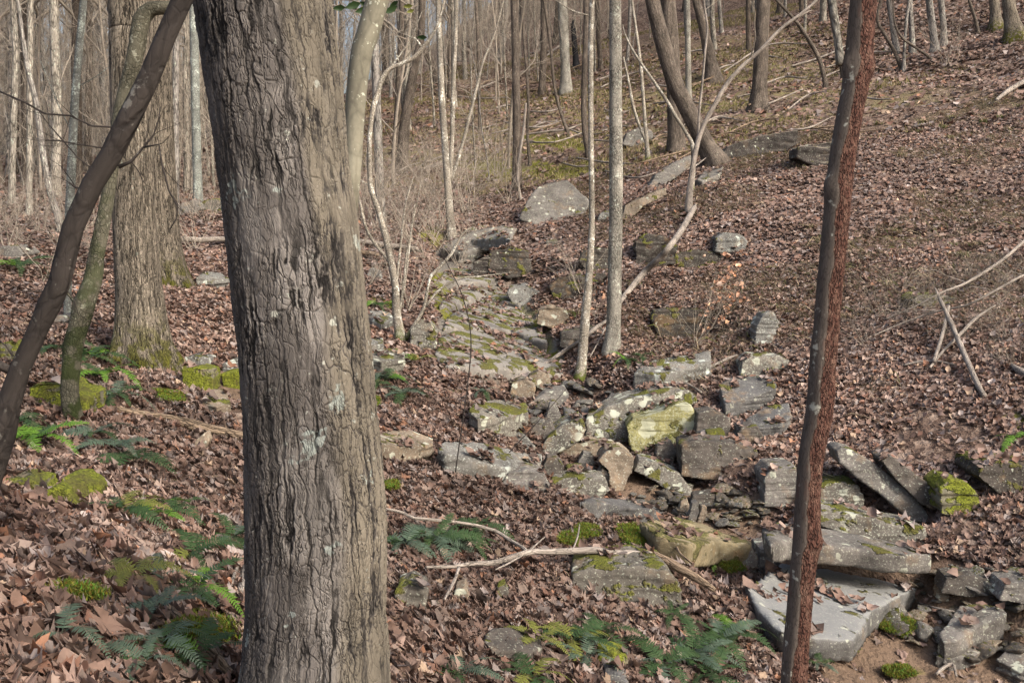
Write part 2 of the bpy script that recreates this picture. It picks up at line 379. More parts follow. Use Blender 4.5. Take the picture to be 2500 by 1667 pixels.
M['dark'] = bark('bark_smooth_dark', (0.014, 0.0125, 0.012), (0.036, 0.031, 0.028), cell=(22, 22, 10), depth=0.004, la=.60, lichen=(.14, .135, .12), plates=0, dk=.15, amin=.1)
M['mossy'] = bark('bark_mossy_trunk', (0.025, 0.027, 0.017), (0.095, 0.09, 0.066), cell=(50, 50, 30), depth=0.005, la=.56, lichen=(.27, .27, .21), moss=2.2, mossc=(.032, .042, .014), dk=.2, amin=.1, plates=.1)
M['bluish'] = bark('bark_blue_grey', (0.07, 0.075, 0.068), (0.17, 0.178, 0.16), cell=(30, 30, 40), dk=.2, depth=0.003, la=.5, lichen=(.40, .45, .40), rings=.4)
M['far'] = bark('bark_far', (0.075, 0.067, 0.055), (0.27, 0.245, 0.205), cell=(24, 24, 5), depth=0.01, crack=(0, .3), la=.55)
M['farg'] = bark('bark_far_grey', (0.08, 0.072, 0.065), (0.23, 0.212, 0.19), cell=(24, 24, 5), depth=0.01, crack=(0, .3), la=.55)
M['twig_light'] = bark('bark_twig_sunlit', (0.15, 0.13, 0.105), (0.31, 0.27, 0.22), cell=(80, 80, 20), depth=0.001, la=.6)
M['twig'] = bark('bark_twig', (0.13, 0.112, 0.092), (0.30, 0.262, 0.215), cell=(80, 80, 20), depth=0.001, la=.6)
M['dead'] = bark('bark_dead_wood', (0.085, 0.074, 0.064), (0.25, 0.22, 0.19), cell=(60, 60, 6), depth=0.003, la=.62, lichen=(.5, .48, .42))
M['rot'] = bark('bark_rotten_log', (0.05, 0.038, 0.028), (0.22, 0.165, 0.115), cell=(45, 45, 5), depth=0.01, la=.66, moss=0)
M['char'] = bark('bark_charred', (0.008, 0.008, 0.009), (0.03, 0.03, 0.032), cell=(30, 30, 14), depth=0.006, la=.8)
# the two-faced young tree: sound grey bark on one flank, bare red-brown wood on the other
def redpole():
    m, t, b = newmat('bark_split_red', .9, .15); g = NT(t); bc = g.attr('bc'); side = g.attr('lc', 'Fac')
    grey = g.mix(g.noise(g.map(bc, (1, 1, .3)), 60, 5), (0.045, 0.037, 0.031), (0.14, 0.118, 0.10)); grey = g.mix(g.sm(g.voro(g.map(g.vadd(bc, g.noise(bc, 30, 3, color=True), .02), (150, 150, 22)), 1, 'DISTANCE_TO_EDGE'), 0, .12, .55, 0), grey, (.03, .025, .022))
    grey = g.mix(g.sm(g.noise(bc, 30, 4), .6, .68), grey, (.33, .33, .28))
    wv = g.vadd(bc, g.noise(bc, 30, 3, color=True), .012)
    v = g.voro(g.map(wv, (190, 190, 150)), 1, 'F1'); e = g.math('ADD', g.math('MULTIPLY', g.voro(g.map(wv, (150, 150, 60)), 1, 'DISTANCE_TO_EDGE'), .5), g.math('MULTIPLY', g.math('ABSOLUTE', g.math('SUBTRACT', g.noise(g.map(wv, (90, 90, 40)), 1, 3), .5)), .9))
    red = g.mix(g.sm(e, 0, .2), (0.025, 0.014, 0.011), (0.092, 0.043, 0.032))
    red = g.mix(g.sm(g.noise(g.map(bc, (1, 1, .5)), 70, 5, .65), .62, .45), g.mix(g.noise(bc, 12, 3), (.13, .058, .042), (.15, .10, .075)), red)
    grey = g.mix(g.sm(g.noise(g.map(bc, (1, 1, .3)), 26, 5, .6), .55, .68, 0, .55), grey, (.10, .052, .04))
    f = g.sm(g.math('ADD', side, g.math('MULTIPLY', g.math('SUBTRACT', g.noise(bc, 18, 4), .5), .35)), .47, .53)
    line = g.math('MULTIPLY', g.sm(f, 0, .5), g.sm(f, 1, .5))
    cc = g.mix(f, grey, red); cc = g.mix(g.math('MULTIPLY', line, 1), cc, (.03, .02, .016))
    g.l(cc, b.inputs['Base Color'])
    hr = g.math('ADD', g.math('MULTIPLY', g.sm(e, 0, .2), .8), g.math('MULTIPLY', g.noise(bc, 120, 4), .5))
    hh = g.math('ADD', g.math('MULTIPLY', f, g.math('SUBTRACT', hr, 1.1)), g.math('MULTIPLY', g.noise(bc, 80, 4), .15))
    g.l(g.bump(hh, .006), b.inputs['Normal'])
    return m
M['redpole'] = redpole()

M['rock'] = rockmat('rock_grey', (0.135, 0.125, 0.113), .45, 0.05)
M['rock_bank'] = rockmat('rock_dark_bank', (0.055, 0.047, 0.040), .2, .36, ochre=.3)
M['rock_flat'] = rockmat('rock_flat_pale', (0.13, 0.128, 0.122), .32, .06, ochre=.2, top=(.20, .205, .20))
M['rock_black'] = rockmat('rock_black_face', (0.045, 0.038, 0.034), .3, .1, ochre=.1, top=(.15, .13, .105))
M['rock_dark'] = rockmat('rock_dark_brown', (0.082, 0.072, 0.062), .25, .12, ochre=.25)
M['rock_blue'] = rockmat('rock_slate', (0.10, 0.098, 0.096), .30, .08, ochre=.3, top=None)
M['rock_lichen'] = rockmat('rock_lichen', (0.135, 0.124, 0.106), .7, .32)
M['rock_white'] = rockmat('rock_pale_lichen', (0.15, 0.145, 0.132), .55, 0.18, lc=(.42, .46, .41))
M['rock_yellow'] = rockmat('rock_yellow_lichen', (0.22, 0.21, 0.09), 1.05, .32, lc=(.33, .34, .25), mossc=(.12, .125, .035))
M['rock_moss'] = rockmat('rock_mossy', (0.115, 0.105, 0.088), .3, .50)
M['rock_tan'] = rockmat('rock_tan', (0.19, 0.152, 0.112), .45, .18, ochre=.35)
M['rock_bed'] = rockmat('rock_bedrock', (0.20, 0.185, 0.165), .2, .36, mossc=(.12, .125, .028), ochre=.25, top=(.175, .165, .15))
M['rock_green'] = rockmat('rock_sandy_moss', (0.24, 0.20, 0.12), .1, .42, mossc=(.15, .145, .05), ochre=.6)
M['mossrock'] = rockmat('rock_bright_moss', (0.14, 0.13, 0.09), 0, .80, mossc=(.15, .17, .018))

def simple(name, c1, c2, scale, rough=.8, trans=0.0, attr=False):
    m, t, b = newmat(name, rough, .25); g = NT(t)
    cc = g.mix(g.noise(g.coord('Object'), scale, 4), c1, c2)
    if attr: cc = g.mix(1.0, g.attr('lc', 'Color'), cc, 'MULTIPLY')
    g.l(cc, b.inputs['Base Color'])
    if trans:
        tr = g.n('ShaderNodeBsdfTranslucent'); g.l(cc, tr.inputs[0]); mx = g.n('ShaderNodeMixShader'); mx.inputs[0].default_value = trans
        g.l(b.outputs[0], mx.inputs[1]); g.l(tr.outputs[0], mx.inputs[2]); g.l(mx.outputs[0], t.nodes['Material Output'].inputs['Surface'])
    return m
M['leaf'] = simple('dead_leaf', (.6, .59, .58), (1.25, 1.22, 1.2), 40, .7, .15, attr=True)
M['fern_green'] = simple('fern_green', (.020, .045, .016), (.048, .088, .028), 25, .5, .2)
M['fern_blue'] = simple('fern_blue_green', (.04, .07, .045), (.09, .125, .085), 25, .5, .15)
M['fern_yellow'] = simple('fern_yellow_green', (.10, .12, .02), (.20, .205, .05), 25, .5, .25)
M['fern_bright'] = simple('fern_bright_green', (.05, .13, .015), (.14, .26, .03), 25, .5, .25)
M['grass'] = simple('grass_blade', (.7, .7, .7), (1.2, 1.2, 1.2), 30, .7, .2, attr=True)
M['moss'] = simple('moss', (.6, .6, .6), (1.3, 1.3, 1.3), 60, .9, .1, attr=True)

# ------------------------------------------------------------------ where the ground is what (world positions taken through the photo's ground plan)
MOSSP = [[(1365, 1320), (1380, 1300), (1420, 1305), (1410, 1330)], [(1405, 1298), (1420, 1280), (1455, 1285), (1460, 1305), (1430, 1310)], [(1505, 1285), (1550, 1280), (1555, 1295), (1515, 1298)], [(1515, 1305), (1545, 1298), (1580, 1318), (1560, 1328), (1530, 1322)], [(1605, 1330), (1620, 1320), (1640, 1335), (1620, 1345)],
           [(1600, 1275), (1650, 1285), (1670, 1320), (1640, 1330), (1600, 1300)], [(2160, 1630), (2210, 1625), (2230, 1645), (2180, 1650)], [(1760, 1375), (1800, 1370), (1815, 1390), (1780, 1395)], [(2140, 1525), (2180, 1515), (2230, 1530), (2200, 1550)], [(2000, 1580), (2080, 1575), (2085, 1590), (2010, 1590)],
           [(2130, 1500), (2190, 1500), (2240, 1520), (2200, 1535)], [(905, 970), (920, 972), (918, 990), (900, 985)], [(400, 1540), (480, 1500), (560, 1520), (560, 1560), (440, 1560)], [(130, 1430), (220, 1440), (240, 1455), (190, 1455)], [(380, 950), (440, 960), (450, 980), (400, 975)], [(940, 1180), (960, 1175), (965, 1190), (945, 1192)]]
def inpoly(px, py, poly):
    poly = np.asarray(poly, float); inside = np.zeros(px.shape, bool); j = len(poly) - 1
    for i in range(len(poly)):
        xi, yi = poly[i]; xj, yj = poly[j]
        inside ^= ((yi > py) != (yj > py)) & (px < (xj - xi) * (py - yi) / (yj - yi + 1e-9) + xi)
        j = i
    return inside
Z_DIRT = [[(2080, 1600), (2130, 1490), (2250, 1380), (2330, 1370), (2420, 1390), (2500, 1400), (2600, 1420), (2700, 1800), (1990, 1800), (2010, 1640)],
          [(1840, 1300), (2000, 1330), (2290, 1370), (2240, 1430), (1900, 1400)],
          [(1560, 1215), (1700, 1190), (1880, 1210), (1860, 1290), (1870, 1350), (1640, 1350), (1560, 1300)],
          [(1400, 1195), (1560, 1170), (1680, 1160), (1720, 1200), (1560, 1225)],
          [(455, 905), (600, 905), (610, 1000), (470, 960)]]
Z_BED = [[(1060, 880), (1075, 800), (1060, 690), (1090, 640), (1190, 640), (1290, 720), (1330, 800), (1390, 905), (1280, 925), (1100, 905)]]
Z_MOSS = [[(1110, 395), (1250, 395), (1440, 400), (1440, 425), (1300, 440), (1180, 425)], [(60, 935), (150, 930), (215, 960), (210, 1000), (90, 985)],
          [(1040, 550), (1090, 560), (1085, 600), (1040, 590)],[(1045, 670), (1180, 690), (1330, 800), (1370, 900), (1260, 925), (1160, 850), (1050, 740)],
          [(0, 810), (30, 820), (35, 880), (0, 880)], [(2480, 1000), (2500, 1000), (2500, 1060), (2480, 1050)], [(1270, 330), (1440, 335), (1430, 370), (1290, 365)],
          [(905, 720), (965, 725), (960, 760), (905, 750)], [(1240, 870), (1370, 880), (1380, 930), (1260, 930)]]
ROCKZ = []
def zone(px, py, d, polys, jit=0.35):
    wx = fbm(px / 40.0, py / 40.0, o=3) * 40 * jit * 2; wy = fbm(px / 40.0 + 50, py / 40.0, o=3) * 25 * jit * 2
    m = np.zeros(px.shape, bool)
    for pl in polys: m |= inpoly(px + wx, py + wy, pl)
    return m

# ------------------------------------------------------------------ ground sheet
def axis(n, near, far, k):
    t = np.linspace(-1, 1, n); s = np.sinh(t * k) / math.sinh(k); return s
gu = np.sinh(np.linspace(-1, 1, 520) * 5.0) / math.sinh(5.0) * 420 + 1.5
gv = np.r_[-60, -30, -15, -8, -4, -2, np.linspace(-1, 14, 430), 14 + (np.geomspace(1, 14, 300) - 1) / 13 * 420 + .05]
GX, GY = np.meshgrid(gu, gv)
GZ = H(GX, GY)
ppx, ppy, pd = project(GX.ravel(), GY.ravel(), GZ.ravel())
vis = (GY.ravel() > 1.0)
dirt = zone(ppx, ppy, pd, Z_DIRT) & vis; bed = zone(ppx, ppy, pd, Z_BED) & vis; moss = (zone(ppx, ppy, pd, Z_MOSS) | zone(ppx, ppy, pd, MOSSP, .08)) & vis
gr = np.hypot(GX, GY).ravel()
green = np.clip((gr - 26) / 8, 0, 1) * np.clip((62 - gr) / 20, 0, 1) * np.clip((GX.ravel() + 12) / 6, 0, 1) * np.clip((16 - GX.ravel()) / 5, 0, 1)
nvv, nuu = GX.shape
mb = MB()
ii = (np.arange(nvv - 1)[:, None] * nuu + np.arange(nuu - 1)[None])
mb.add(np.c_[GX.ravel(), GY.ravel(), GZ.ravel()], np.stack([ii, ii + 1, ii + nuu + 1, ii + nuu], -1).reshape(-1, 4), c=np.c_[dirt * 1.0, moss * 1.0, green, bed * 1.0])
gm, t, b = newmat('ground_leaf_floor', .95, .1); g = NT(t)
co = g.coord('Object'); at = g.n('ShaderNodeAttribute', attribute_name='lc'); sep = g.n('ShaderNodeSeparateColor'); g.l(at.outputs['Color'], sep.inputs[0])
wv = g.vadd(co, g.noise(co, 12, 3, color=True), .09)
vc = g.voro(wv, 15, 'F1', 'Color'); sc_ = g.n('ShaderNodeSeparateColor'); g.l(vc, sc_.inputs[0])
lcol = g.ramp(sc_.outputs[0], [(0, (.04, .029, .024)), (.3, (.095, .066, .052)), (.6, (.165, .118, .092)), (.85, (.25, .185, .145)), (1, (.34, .27, .22))])
lcol = g.mix(g.sm(g.noise(co, 1.2, 4), .35, .65, 0, .45), lcol, (.085, .055, .042))
gcol = g.mix(g.noise(co, 25, 5), (.10, .095, .04), (.26, .25, .095))
gcol = g.mix(g.sm(g.noise(co, 3, 3), .3, .7), (.17, .125, .085), gcol)
gmask = g.math('MULTIPLY', sep.outputs[2], g.sm(g.noise(g.map(co, (.5, 1, 1)), .55, 4, .6), .40, .56))
cc = g.mix(g.math('MULTIPLY', gmask, .8), lcol, gcol)
dcol = g.mix(g.noise(co, 14, 6, .7), (.09, .06, .042), (.22, .16, .115))
cc = g.mix(sep.outputs[0], cc, dcol)
cc = g.mix(g.attr('lc', 'Alpha'), cc, g.mix(g.noise(co, 9, 5), (.10, .09, .075), (.21, .195, .17)))
cc = g.mix(g.math('MULTIPLY', sep.outputs[1], g.sm(g.noise(co, 7, 4), .38, .52)), cc, g.mix(g.noise(co, 60, 4), (.055, .06, .012), (.22, .22, .035)))
g.l(cc, b.inputs['Base Color'])
g.l(g.bump(g.math('ADD', g.voro(wv, 15, 'F1'), g.noise(co, 50, 4)), .03), b.inputs['Normal'])
tag(link('ground', mb.mesh('ground', color=True, bc=False), gm), kind='structure')

# ------------------------------------------------------------------ leaf litter: real leaves, thinner with distance
PAL = np.array([(.135, .088, .068), (.19, .125, .098), (.235, .165, .135), (.31, .235, .195), (.175, .135, .115), (.085, .058, .047), (.35, .26, .185), (.27, .14, .085), (.23, .195, .182), (.33, .285, .265), (.19, .105, .075)])
PW = np.array([.2, .2, .16, .09, .12, .08, .03, .02, .07, .02, .06]); PW = PW / PW.sum()
PAL = PAL * .95 + PAL.mean(1, keepdims=True) * .05
def leaves(mb, X, Y, size, kind, lift=0.02, tilt=.31, ZB=None):
    N = len(X)
    Z = H(X, Y) if ZB is None else ZB
    if kind == 'near':
        rows = np.array([0, .14, .24, .38, .48, .62, .72, .86, 1]); wid = np.array([[.02, .30, .13, .46, .17, .50, .2, .27, .02], [.03, .26, .38, .44, .42, .35, .26, .14, .01], [.02, .42, .2, .55, .22, .40, .14, .16, .01]])
        cols = np.array([-1, 0, 1])
    elif kind == 'mid':
        rows = np.array([0, .3, .65, 1]); wid = np.array([[.06, .42, .36, .03], [.05, .30, .44, .03], [.06, .5, .22, .05]]); cols = np.array([-1, 0, 1])
    else:
        rows = np.array([0, .5, 1]); wid = np.array([[.1, .46, .05], [.1, .36, .12], [.12, .5, .05]]); cols = np.array([-1, 1])
    nr, nc = len(rows), len(cols)
    wsel = wid[RNG.integers(0, 3, N)] * RNG.uniform(.75, 1.25, (N, 1))
    jl = 1 + RNG.uniform(-.3, .3, (N, nr, nc)) if kind != 'far' else np.ones((N, nr, nc))
    lx = cols[None, None] * wsel[:, :, None] * jl
    ly = (rows[None, :, None] - .5) * np.ones((N, nr, nc))
    if kind == 'near': ly = ly + np.abs(cols)[None, None] * (np.where(np.arange(nr) % 2, .07, -.02)[None, :, None] + RNG.uniform(-.03, .05, (N, nr, 1)))
    curl = RNG.uniform(-1.0, 2.0, (N, 1, 1)); fold = RNG.uniform(-.5, 1.3, (N, 1, 1)); twi = RNG.uniform(-1.6, 1.6, (N, 1, 1))
    lz = curl * ly ** 2 + fold * np.abs(lx) * .9 + twi * lx * ly + (RNG.uniform(-.10, .10, (N, nr, nc)) if kind == 'near' else 0)
    L = np.stack([lx, ly, lz], -1).reshape(N, -1, 3) * size[:, None, None]
    yaw = RNG.uniform(0, 2 * np.pi, N); ax = RNG.uniform(0, 2 * np.pi, N); tl = np.abs(RNG.normal(0, tilt, N))
    c, s = np.cos(yaw), np.sin(yaw)
    x = L[..., 0] * c[:, None] - L[..., 1] * s[:, None]; y = L[..., 0] * s[:, None] + L[..., 1] * c[:, None]; z = L[..., 2]
    ux, uy = np.cos(ax)[:, None], np.sin(ax)[:, None]; ct, st = np.cos(tl)[:, None], np.sin(tl)[:, None]
    dt = x * ux + y * uy; kx = -uy * z; ky = ux * z; kz = uy * x * 0 + (ux * y - uy * x)
    x2 = x * ct + (uy * z) * st + ux * dt * (1 - ct); y2 = y * ct - (ux * z) * st + uy * dt * (1 - ct); z2 = z * ct + (ux * y - uy * x) * st
    V = np.stack([X[:, None] + x2, Y[:, None] + y2, 0 * x2], -1)
    # lean with the slope
    e = .15; sx = (H(X + e, Y, False) - H(X - e, Y, False)) / (2 * e); sy = (H(X, Y + e, False) - H(X, Y - e, False)) / (2 * e)
    zz = Z[:, None] + sx[:, None] * x2 + sy[:, None] * y2 + z2 + (np.abs(np.sin(tl)) * size * .35 + RNG.uniform(0, 1, N) * lift)[:, None]
    V[..., 2] = zz
    q = (np.arange(nr - 1)[:, None] * nc + np.arange(nc - 1)[None]).ravel()
    fq = np.stack([q, q + 1, q + nc + 1, q + nc], -1)
    nvp = nr * nc
    f4 = (fq[None] + (np.arange(N) * nvp)[:, None, None]).reshape(-1, 4)
    base = PAL[RNG.choice(len(PAL), N, p=PW)] * RNG.uniform(.7, 1.3, (N, 1))
    patch = fbm(X * .7 + 3, Y * .7, o=3)[:, None]
    base = base * (1 + patch * .45)
    base = np.clip(base, 0, 1)
    C = np.concatenate([np.repeat(base[:, None], nvp, 1), np.ones((N, nvp, 1))], -1).reshape(-1, 4)
    mb.add(V.reshape(-1, 3), f4, c=C)
def scatter(N, r0, r1, amax=R(36)):
    a = RNG.uniform(-amax, amax, N); r = np.sqrt(RNG.uniform(r0 ** 2, r1 ** 2, N))
    return r * np.sin(a), r * np.cos(a)
def litter(mb, N, r0, r1, smin, smax, kind, **kw):
    X, Y = scatter(N, r0, r1); Z = H(X, Y)
    px, py, d = project(X, Y, Z)
    keep = (px > -250) & (px < 2750) & (py < 2000)
    dz = zone(px, py, d, Z_DIRT); keep &= ~dz | (RNG.random(N) < .05); jz = zone(px, py, d, [[(1180, 925), (1430, 925), (1540, 960), (1850, 1080), (1960, 1140), (1960, 1280), (1500, 1215), (1420, 1150), (1300, 1060)]]); keep &= ~jz | (RNG.random(N) < .38)
    bz = zone(px, py, d, Z_BED); keep &= ~bz | ((fbm(X * 1.6, Y * 1.6, o=2) > .18) & (RNG.random(N) < .8))
    rz = zone(px, py, d, ROCKZ, .05); keep &= ~rz | (RNG.random(N) < .22)
    mp = zone(px, py, d, MOSSP, .08); keep &= ~mp | (RNG.random(N) < .10)
    mz = zone(px, py, d, Z_MOSS); keep &= ~mz | (RNG.random(N) < .15)
    keep &= fbm(X * .8 + 40, Y * .8, o=3) > -.42 + .1 * RNG.normal(0, 1, N)
    gr_ = np.hypot(X, Y); grn = (gr_ > 27) & (X > -9) & (X < 13); keep &= ~grn | (RNG.random(N) < .28)
    X, Y = X[keep], Y[keep]
    leaves(mb, X, Y, RNG.uniform(smin, smax, len(X)) * (1 + .0 * X), kind, **kw)


# ================================================================== TREES
def to_root(px, py, d=None):
    if d is None: p, d = hit(px, py)
    else: p = P(px, py, d)
    return p, d
def stem_points(pix, d, base=None, lean=0.0):
    """pixel poly-line (px, py, width px[, depth offset]) -> world points and radii"""
    p, r = [], []
    for i, q in enumerate(pix):
        dd = d + (q[3] if len(q) > 3 else 0)
        a0 = pix[max(0, i - 1)]; a1 = pix[min(len(pix) - 1, i + 1)]; L_ = math.hypot(a1[0] - a0[0], a1[1] - a0[1]) or 1
        k_ = max(.72, (abs(a1[1] - a0[1]) / L_)) ** .8 if q[2] > 12 else .92
        p.append(P(q[0], q[1], dd)); r.append(q[2] * k_ * dd / F / 2)
    return p, r
def extend_top(p, r, total, rnd, endr=0.3):
    D = unit(p[-1] - p[-2]); D = unit(np.array([D[0], D[1] + 0.0, D[2]])); L = total - (p[-1][2] - p[0][2]); r0 = r[-1]
    k = 6; p = list(p); r = list(r)
    for i in range(k):
        D = unit(D + np.array([rnd.gauss(0, .05) - D[0] * .15, rnd.gauss(0, .05) - D[1] * .15, .05]))
        p.append(p[-1] + D * max(L, 1) / k); r.append(r0 * (1 - (1 - endr) * (i + 1) / k))
    return p, r
def crown_on(mb, p, r, zmin, rnd, n=9, L=3.0, lvl=2, kids=4, up=.15):
    p = np.array(p); r = np.array(r); idx = [i for i in range(1, len(p)) if p[i][2] > zmin]
    if not idx: return
    for i in range(n):
        z = rnd.uniform(zmin, p[-1][2]); j = int(np.clip(np.searchsorted(p[:, 2], z), 1, len(p) - 1))
        t = np.clip((z - p[j - 1][2]) / max(p[j][2] - p[j - 1][2], 1e-6), 0, 1); q = p[j - 1] + (p[j] - p[j - 1]) * t; rq = r[j - 1] * (1 - t) + r[j] * t
        a = rnd.uniform(0, 6.283)
        grow(mb, q, [math.cos(a), math.sin(a), rnd.uniform(.25, 1.1)], L * rnd.uniform(.6, 1.15), rq * rnd.uniform(.35, .6), 0, lvl, rnd, .3, up, 5, kids)
    grow(mb, p[-1], p[-1] - p[-2], L * .8, r[-1], 0, lvl, rnd, .25, up, 5, kids)
def make_tree(name, label, stems, mat, height=11, d=None, group=None, cat='tree', sides=14, rough=.1, flare=.5, crown=(8, 3.2, 2), twigs=(), seed=1, top=True, step=.12, ground_base=True, cmat='twig'):
    rnd = random.Random(seed * 77 + 5)
    s0 = stems[0]
    if d is None: _, d = hit(s0[0][0], s0[0][1])
    p0 = P(s0[0][0], s0[0][1], d)
    if ground_base:
        root = np.array([p0[0], p0[1], gz(p0[0], p0[1])])
    else: root = p0
    e = bpy.data.objects.new(name, None); col.objects.link(e); e.location = root; tag(e, label, cat, group)
    tops = []
    for k, s in enumerate(stems):
        p, r = stem_points(s, d)
        if k == 0:
            if ground_base:
                p = [np.array([p[0][0], p[0][1], root[2] - .35])] + ([np.array([p[0][0], p[0][1], root[2]])] if p[0][2] - root[2] > .3 else []) + p; r = [r[0]] * (len(p) - len(r)) + r
        up = s[-1][1] <= 8
        if up and top: p, r = extend_top(p, r, height if k == 0 else height * .75, rnd)
        mb = MB(); tube(mb, p, r, sides if k == 0 else max(8, sides - 4), step, rough, flare if k == 0 else 0, off=seed * 3.1 + k)
        link('trunk' if k == 0 else 'limb', mb.mesh('trunk', origin=root), mat, e)
        if up and top: tops.append((p, r))
    if crown and tops:
        mb = MB()
        for p, r in tops: crown_on(mb, p, r, root[2] + height * .42, rnd, crown[0], crown[1], crown[2], 4)
        link('crown', mb.mesh('crown', origin=root), M[cmat], e)
    for tw in twigs:        # named pixel poly-lines: side branches
        p, r = stem_points(tw, d); mb = MB(); tube(mb, p, r, 7, .08, .12, off=seed)
        for j in range(1, len(p)):
            for q in range(1 if len(p) > 2 else 0):
                grow(mb, p[j], unit(p[j] - p[j - 1]) + np.array([rnd.gauss(0, .5), rnd.gauss(0, .5), rnd.gauss(0, .5)]), .05 * d * rnd.uniform(.5, 1.1), r[j] * .5, 1, 2, rnd, .3, .05, 3, 3)
        link('branch', mb.mesh('branch', origin=root), mat, e)
    return e

# --- the big trunk in front: dense mesh, displaced bark
HD = 2.55
rows = [(2100, 590, 945), (1900, 594, 938), (1667, 601, 932), (1500, 607, 937), (1276, 606, 938), (1150, 606, 929), (1000, 600, 912), (850, 590, 897), (700, 574, 882), (560, 560, 868), (425, 545, 848), (300, 528, 836), (200, 512, 828), (100, 500, 817), (0, 486, 803), (-120, 470, 790), (-300, 448, 772)]
p = [P((a + b_) / 2, y, HD) for y, a, b_ in rows]; r = [(b_ - a) * HD / F / 2 for y, a, b_ in rows]
pb = p[0]; gzb = gz(pb[0], pb[1])
p = [np.array([pb[0] + .02, pb[1], gzb - .3]), np.array([pb[0] + .01, pb[1], gzb + .05])] + [q for q in p if q[2] > gzb + .3]; r = [r[0] * 1.18, r[0] * 1.06] + r[-(len(p) - 2):]
root = np.array([pb[0], pb[1], gzb])
e = link('large_trunk_tree', None, loc=root); tag(e, 'thick plated brown trunk with pale lichen patches standing nearest the camera', 'tree')
P1, R1 = catmull(p, r, .0026)
s = np.r_[0, np.cumsum(np.linalg.norm(np.diff(P1, axis=0), axis=1))]
NS = 440; a = np.arange(NS) * 2 * math.pi / NS
tt = np.gradient(P1, axis=0); tt /= np.linalg.norm(tt, axis=1, keepdims=True)
n1 = np.array([0, 1.0, 0])[None] - tt[:, 1:2] * tt; n1 /= np.linalg.norm(n1, axis=1, keepdims=True); n2 = np.cross(tt, n1)
ca, sa = np.cos(a)[None], np.sin(a)[None]; S = s[:, None] + 0 * ca
RR = R1[:, None] * (1 + .045 * fbm(ca * 1.2, sa * 1.2, S * 1.6, o=3) + .022 * fbm(ca * 5, sa * 5, S * 5, o=3)) + .004
V = P1[:, None] + n1[:, None] * (ca * RR)[..., None] + n2[:, None] * (sa * RR)[..., None]
BC = np.stack([ca * .165 + 0 * RR, sa * .165 + 0 * RR, S], -1)
m_ = len(P1); i = np.arange(m_ - 1)[:, None] * NS; j = np.arange(NS)[None]; jn = (j + 1) % NS
mb = MB(); mb.add(V.reshape(-1, 3), np.stack([i + j, i + jn, i + NS + jn, i + NS + j], -1).reshape(-1, 4), bc=BC.reshape(-1, 3))
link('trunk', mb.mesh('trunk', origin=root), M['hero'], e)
rnd = random.Random(3); p2, r2 = extend_top([p[-2], p[-1]], [r[-2], r[-1]], 13, rnd); p2 = p2[1:]; r2 = r2[1:]
mb = MB(); tube(mb, p2, r2, 40, .1, .05, off=s[-1]); link('upper_trunk', mb.mesh('upper_trunk', origin=root), M['brown'], e)
mb = MB(); crown_on(mb, p2, r2, 5.0, rnd, 12, 3.4, 3, 4); link('crown', mb.mesh('crown', origin=root), M['twig'], e)

# --- the two-faced red tree
RD = 2.7
rows = [(1667, 1907, 1972), (1500, 1921, 1982), (1400, 1930, 1992), (1300, 1938, 2003), (1200, 1944, 2005), (1111, 1951, 2013), (1000, 1968, 2035), (900, 1976, 2042), (800, 1987, 2050), (700, 1995, 2058), (556, 2008, 2073), (400, 2024, 2088), (300, 2040, 2103), (200, 2058, 2123), (100, 2067, 2133), (0, 2077, 2141), (-150, 2100, 2160)]
p = [P((a_ + b_) / 2, y, RD) for y, a_, b_ in rows]; r = [(b_ - a_) * RD / F / 2 for y, a_, b_ in rows]
D = unit(p[0] - p[1]); q = p[0]; gzb = gz(q[0] + D[0] * .9, q[1] + D[1] * .9); k = (gzb - .2 - q[2]) / D[2]; base = q + D * k; base[0] += .04
root = base + np.array([0, 0, .2]); p = [base, base * .5 + q * .5] + p; r = [r[0] * 1.25, r[0] * 1.08] + r
p, r = extend_top(p, r, 9, rnd)
e = link('split_bark_tree', None, loc=root); tag(e, 'slim leaning trunk half grey bark half bare red brown wood, nearest on the right', 'tree')
P1, R1 = catmull(p, r, .02); s = np.r_[0, np.cumsum(np.linalg.norm(np.diff(P1, axis=0), axis=1))]
NS = 64; a = np.arange(NS) * 2 * math.pi / NS
tt = np.gradient(P1, axis=0); tt /= np.linalg.norm(tt, axis=1, keepdims=True)
n1 = np.array([0, 1.0, 0])[None] - tt[:, 1:2] * tt; n1 /= np.linalg.norm(n1, axis=1, keepdims=True); n2 = np.cross(tt, n1)
# angle measured so that side>0 is the flank to the right (world +x)
ca, sa = np.cos(a)[None], np.sin(a)[None]; S = s[:, None] + 0 * ca
xdir = (n1[:, None] * ca[..., None] + n2[:, None] * sa[..., None])[..., 0]
ydir = (n1[:, None] * ca[..., None] + n2[:, None] * sa[..., None])[..., 1]
side = np.clip(.5 + .5 * (xdir * .95 + .36 + .12 * vnoise(0 * S + 3, S * 1.3) + .10 * vnoise(0 * S + 8, S * 14)), 0, 1) * np.where(ydir > .55, 0.3, 1)
RR = R1[:, None] * (1 + .05 * fbm(ca, sa, S * 3, o=3) + np.where(side > .5, .10 * fbm(ca * 5, sa * 5, S * 60, o=3) - .06, 0))
for zc, ang, amp in ((hit(0, 0)[1] * 0 + 0, 0, 0),):
    pass
V = P1[:, None] + n1[:, None] * (ca * RR)[..., None] + n2[:, None] * (sa * RR)[..., None]
for (kx, ky, sx, amp) in ((2050, 158, -1, .020), (2018, 455, -1, .014), (1992, 1325, 1, .012), (2128, 165, 1, .012), (1985, 845, -1, .006)):
    kp = P(kx, ky, RD - .01); dd = np.linalg.norm(V - kp, axis=-1); V += (np.exp(-(dd / .028) ** 2) * amp)[..., None] * np.array([sx * .8, -.5, .25])
BC = np.stack([ca * .036 + 0 * RR, sa * .036 + 0 * RR, S], -1); m_ = len(P1)
